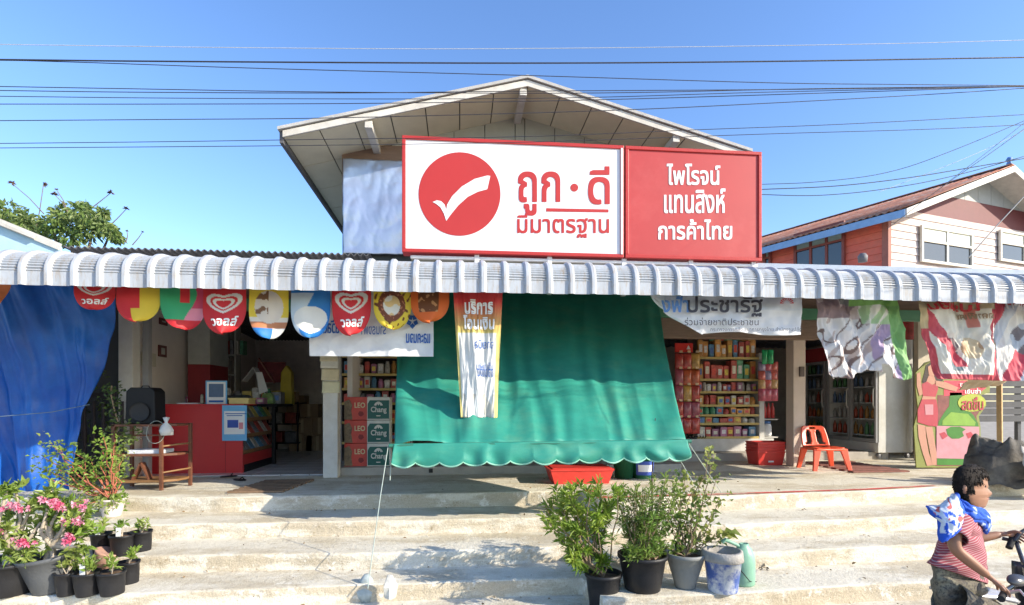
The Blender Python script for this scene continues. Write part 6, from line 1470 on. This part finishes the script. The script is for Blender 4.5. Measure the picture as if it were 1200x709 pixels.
# scooter
sc_=thing('scooter','dark scooter ridden by the person, cropped by the lower right corner','scooter',tuple(Vector((B(1150,700).x,YP,-.78))))
SCB=M('scooter_dark',(.05,.05,.055),.25,.05,3,0,spec=.6); SCW=M('scooter_silver',(.5,.5,.52),.25,.05,3,0,spec=.6,metal=.3); RUB=M('rubber',(.02,.02,.02),.8)
gx=B(1178,690,-.2)
barc=Vector((B(1186,676).x+.02,YP,gx.z-.0))
gripR=Vector((barc.x-.03,YP-.26,B(1180,695).z)); gripL=Vector((barc.x-.03,YP+.24,B(1184,632,.24).z))
gl=B(1186,633,.20); grr=B(1176,697,-.26)
hb=Vector((barc.x+.12,YP,(gl.z+grr.z)/2-.02))
MB().tube([grr+Vector((-.05,-.03,0)),grr+Vector((.06,.05,0)),hb+Vector((0,-.05,0)),hb,hb+Vector((0,.05,.0)),gl+Vector((.03,.0,-.01)),gl+Vector((-.02,.05,0))],.013,8).build('handlebar',SCB,sc_)
MB().tube([grr+Vector((-.07,-.05,-.005)),grr+Vector((.045,.035,.0))],.019,10).build('grip',RUB,sc_)
MB().tube([gl+Vector((-.045,-.02,-.045)),gl+Vector((.0,.0,.0)),gl+Vector((.03,.02,.045))],.020,10).build('grip',RUB,sc_)
MB().tube([gl+Vector((.01,-.01,.0)),gl+Vector((.035,-.02,.05)),gl+Vector((.075,-.02,.075))],[.016,.014,.01],8).build('brake_lever',SCB,sc_)
MB().tube([grr+Vector((.03,0,.01)),grr+Vector((.05,-.05,.04)),grr+Vector((.02,-.10,.03))],[.012,.008,.006],8).build('brake_lever',SCW,sc_)
# mirror near right hand
mr_=B(1192,680,-.2); MB().lathe([(0,-.012),(.05,-.010),(.055,0),(.05,.010),(0,.012)],tuple(mr_),18,ell=(1.2,.7),m=Matrix.Rotation(.9,4,'X')).build('mirror',SCB,sc_); MB().tube([mr_,hb+Vector((0,-.1,0))],.006,6).build('mirror_stem',SCB,sc_)
hx=hb.x; wz=-.78
MB().tube([hb,(hx+.05,YP,.0-.1),(hx+.16,YP,-.35),(hx+.22,YP,-.55)],[.05,.06,.05,.03],12).build('steering_column',SCB,sc_)
MB().grid(lambda s,t:Vector((hx+.10+.28*t*t*.7+.10*math.sin(math.pi*s)*(1) ,YP-.22+.44*s+0,hb.z-.03-.62*t)),16,16).build('front_shield',SCB,sc_,solid=.02)
for cxw,nm in ((hx+.30,'wheel'),(hx-.95,'wheel')):
    wm=Matrix.Rotation(R(90),4,'X'); wob=MB().lathe([(.17,-.045),(.235,-.05),(.26,-.02),(.265,0),(.26,.02),(.235,.05),(.17,.045),(.17,-.045)],(0,0,0),28,m=wm); wob.v=[v+Vector((cxw,YP,wz+.265)) for v in wob.v]; o_=wob.build(nm,RUB,sc_)
    rb_=MB().lathe([(0,-.03),(.05,-.03),(.165,-.035),(.17,0),(.165,.035),(.05,.03),(0,.03)],(0,0,0),20,m=wm); rb_.v=[v+Vector((cxw,YP,wz+.265)) for v in rb_.v]; rb_.build('rim',SCW,o_,world=False) if False else None
    r2=MB().lathe([(0,-.03),(.05,-.03),(.168,-.035),(.168,.035),(.05,.03),(0,.03)],(0,0,0),20,m=wm); r2.v=[v+Vector((cxw,YP,wz+.265)) for v in r2.v]; r2.build('rim',SCW,sc_)
MB().prism([(hx-1.10,-.42),(hx-1.15,-.30),(hx-.95,-.24),(hx-.45,-.24),(hx-.40,-.36),(hx-.05,-.42),(hx+.02,-.52),(hx-.5,-.56),(hx-.9,-.45)],YP-.15,YP+.15).build('body',SCB,sc_,.03)
seat_z=hip.z-.22
MB().prism([(hx-1.22,seat_z-.02),(hx-1.15,seat_z+.04),(hx-.75,seat_z+.03),(hx-.45,seat_z+.0),(hx-.40,seat_z-.07),(hx-1.1,seat_z-.10)],YP-.14,YP+.14).build('seat',M('seat_vinyl',(.04,.035,.03),.4,.1,8),sc_,.03)
fp=B(1146,700,-.3); MB().prism([(hx-.40,-.56),(hx+.0,-.56),(hx+.0,-.52),(hx-.40,-.52)],YP-.2,YP+.2).build('footboard',SCB,sc_,.01)
MB().grid(lambda s,t:Vector((B(1108+68*s,0).x, YP-.10+.22*t, B(1140,697-4*math.sin(math.pi*s)+6*s,-.1).z -.03*abs(2*t-1)**2)),20,10).build('front_cowl',SCW,sc_,solid=.02)

lt=MB(); rnd=random.Random(44)
for i in range(150):
    k=rnd.randrange(5); x=rnd.uniform(-3.5,4.5); yf=EF[k](x); yb=EF[k-1](x) if k else yf+1.5
    p=Vector((x, yb-.02-abs(rnd.gauss(0,.10)) if rnd.random()<.7 and k else rnd.uniform(yf+.05,yb-.03), EDG[k][0]+.008)); leaf(lt,p,Vector((rnd.uniform(-1,1),rnd.uniform(-1,1),.15)).normalized(),rnd.uniform(.015,.045),.5,rnd)
tag(lt.build('leaf_litter',M('dry_leaf',(.22,.14,.06),.8,.4,9)),'small dry leaves scattered over the concrete steps','leaf litter',kind='stuff')
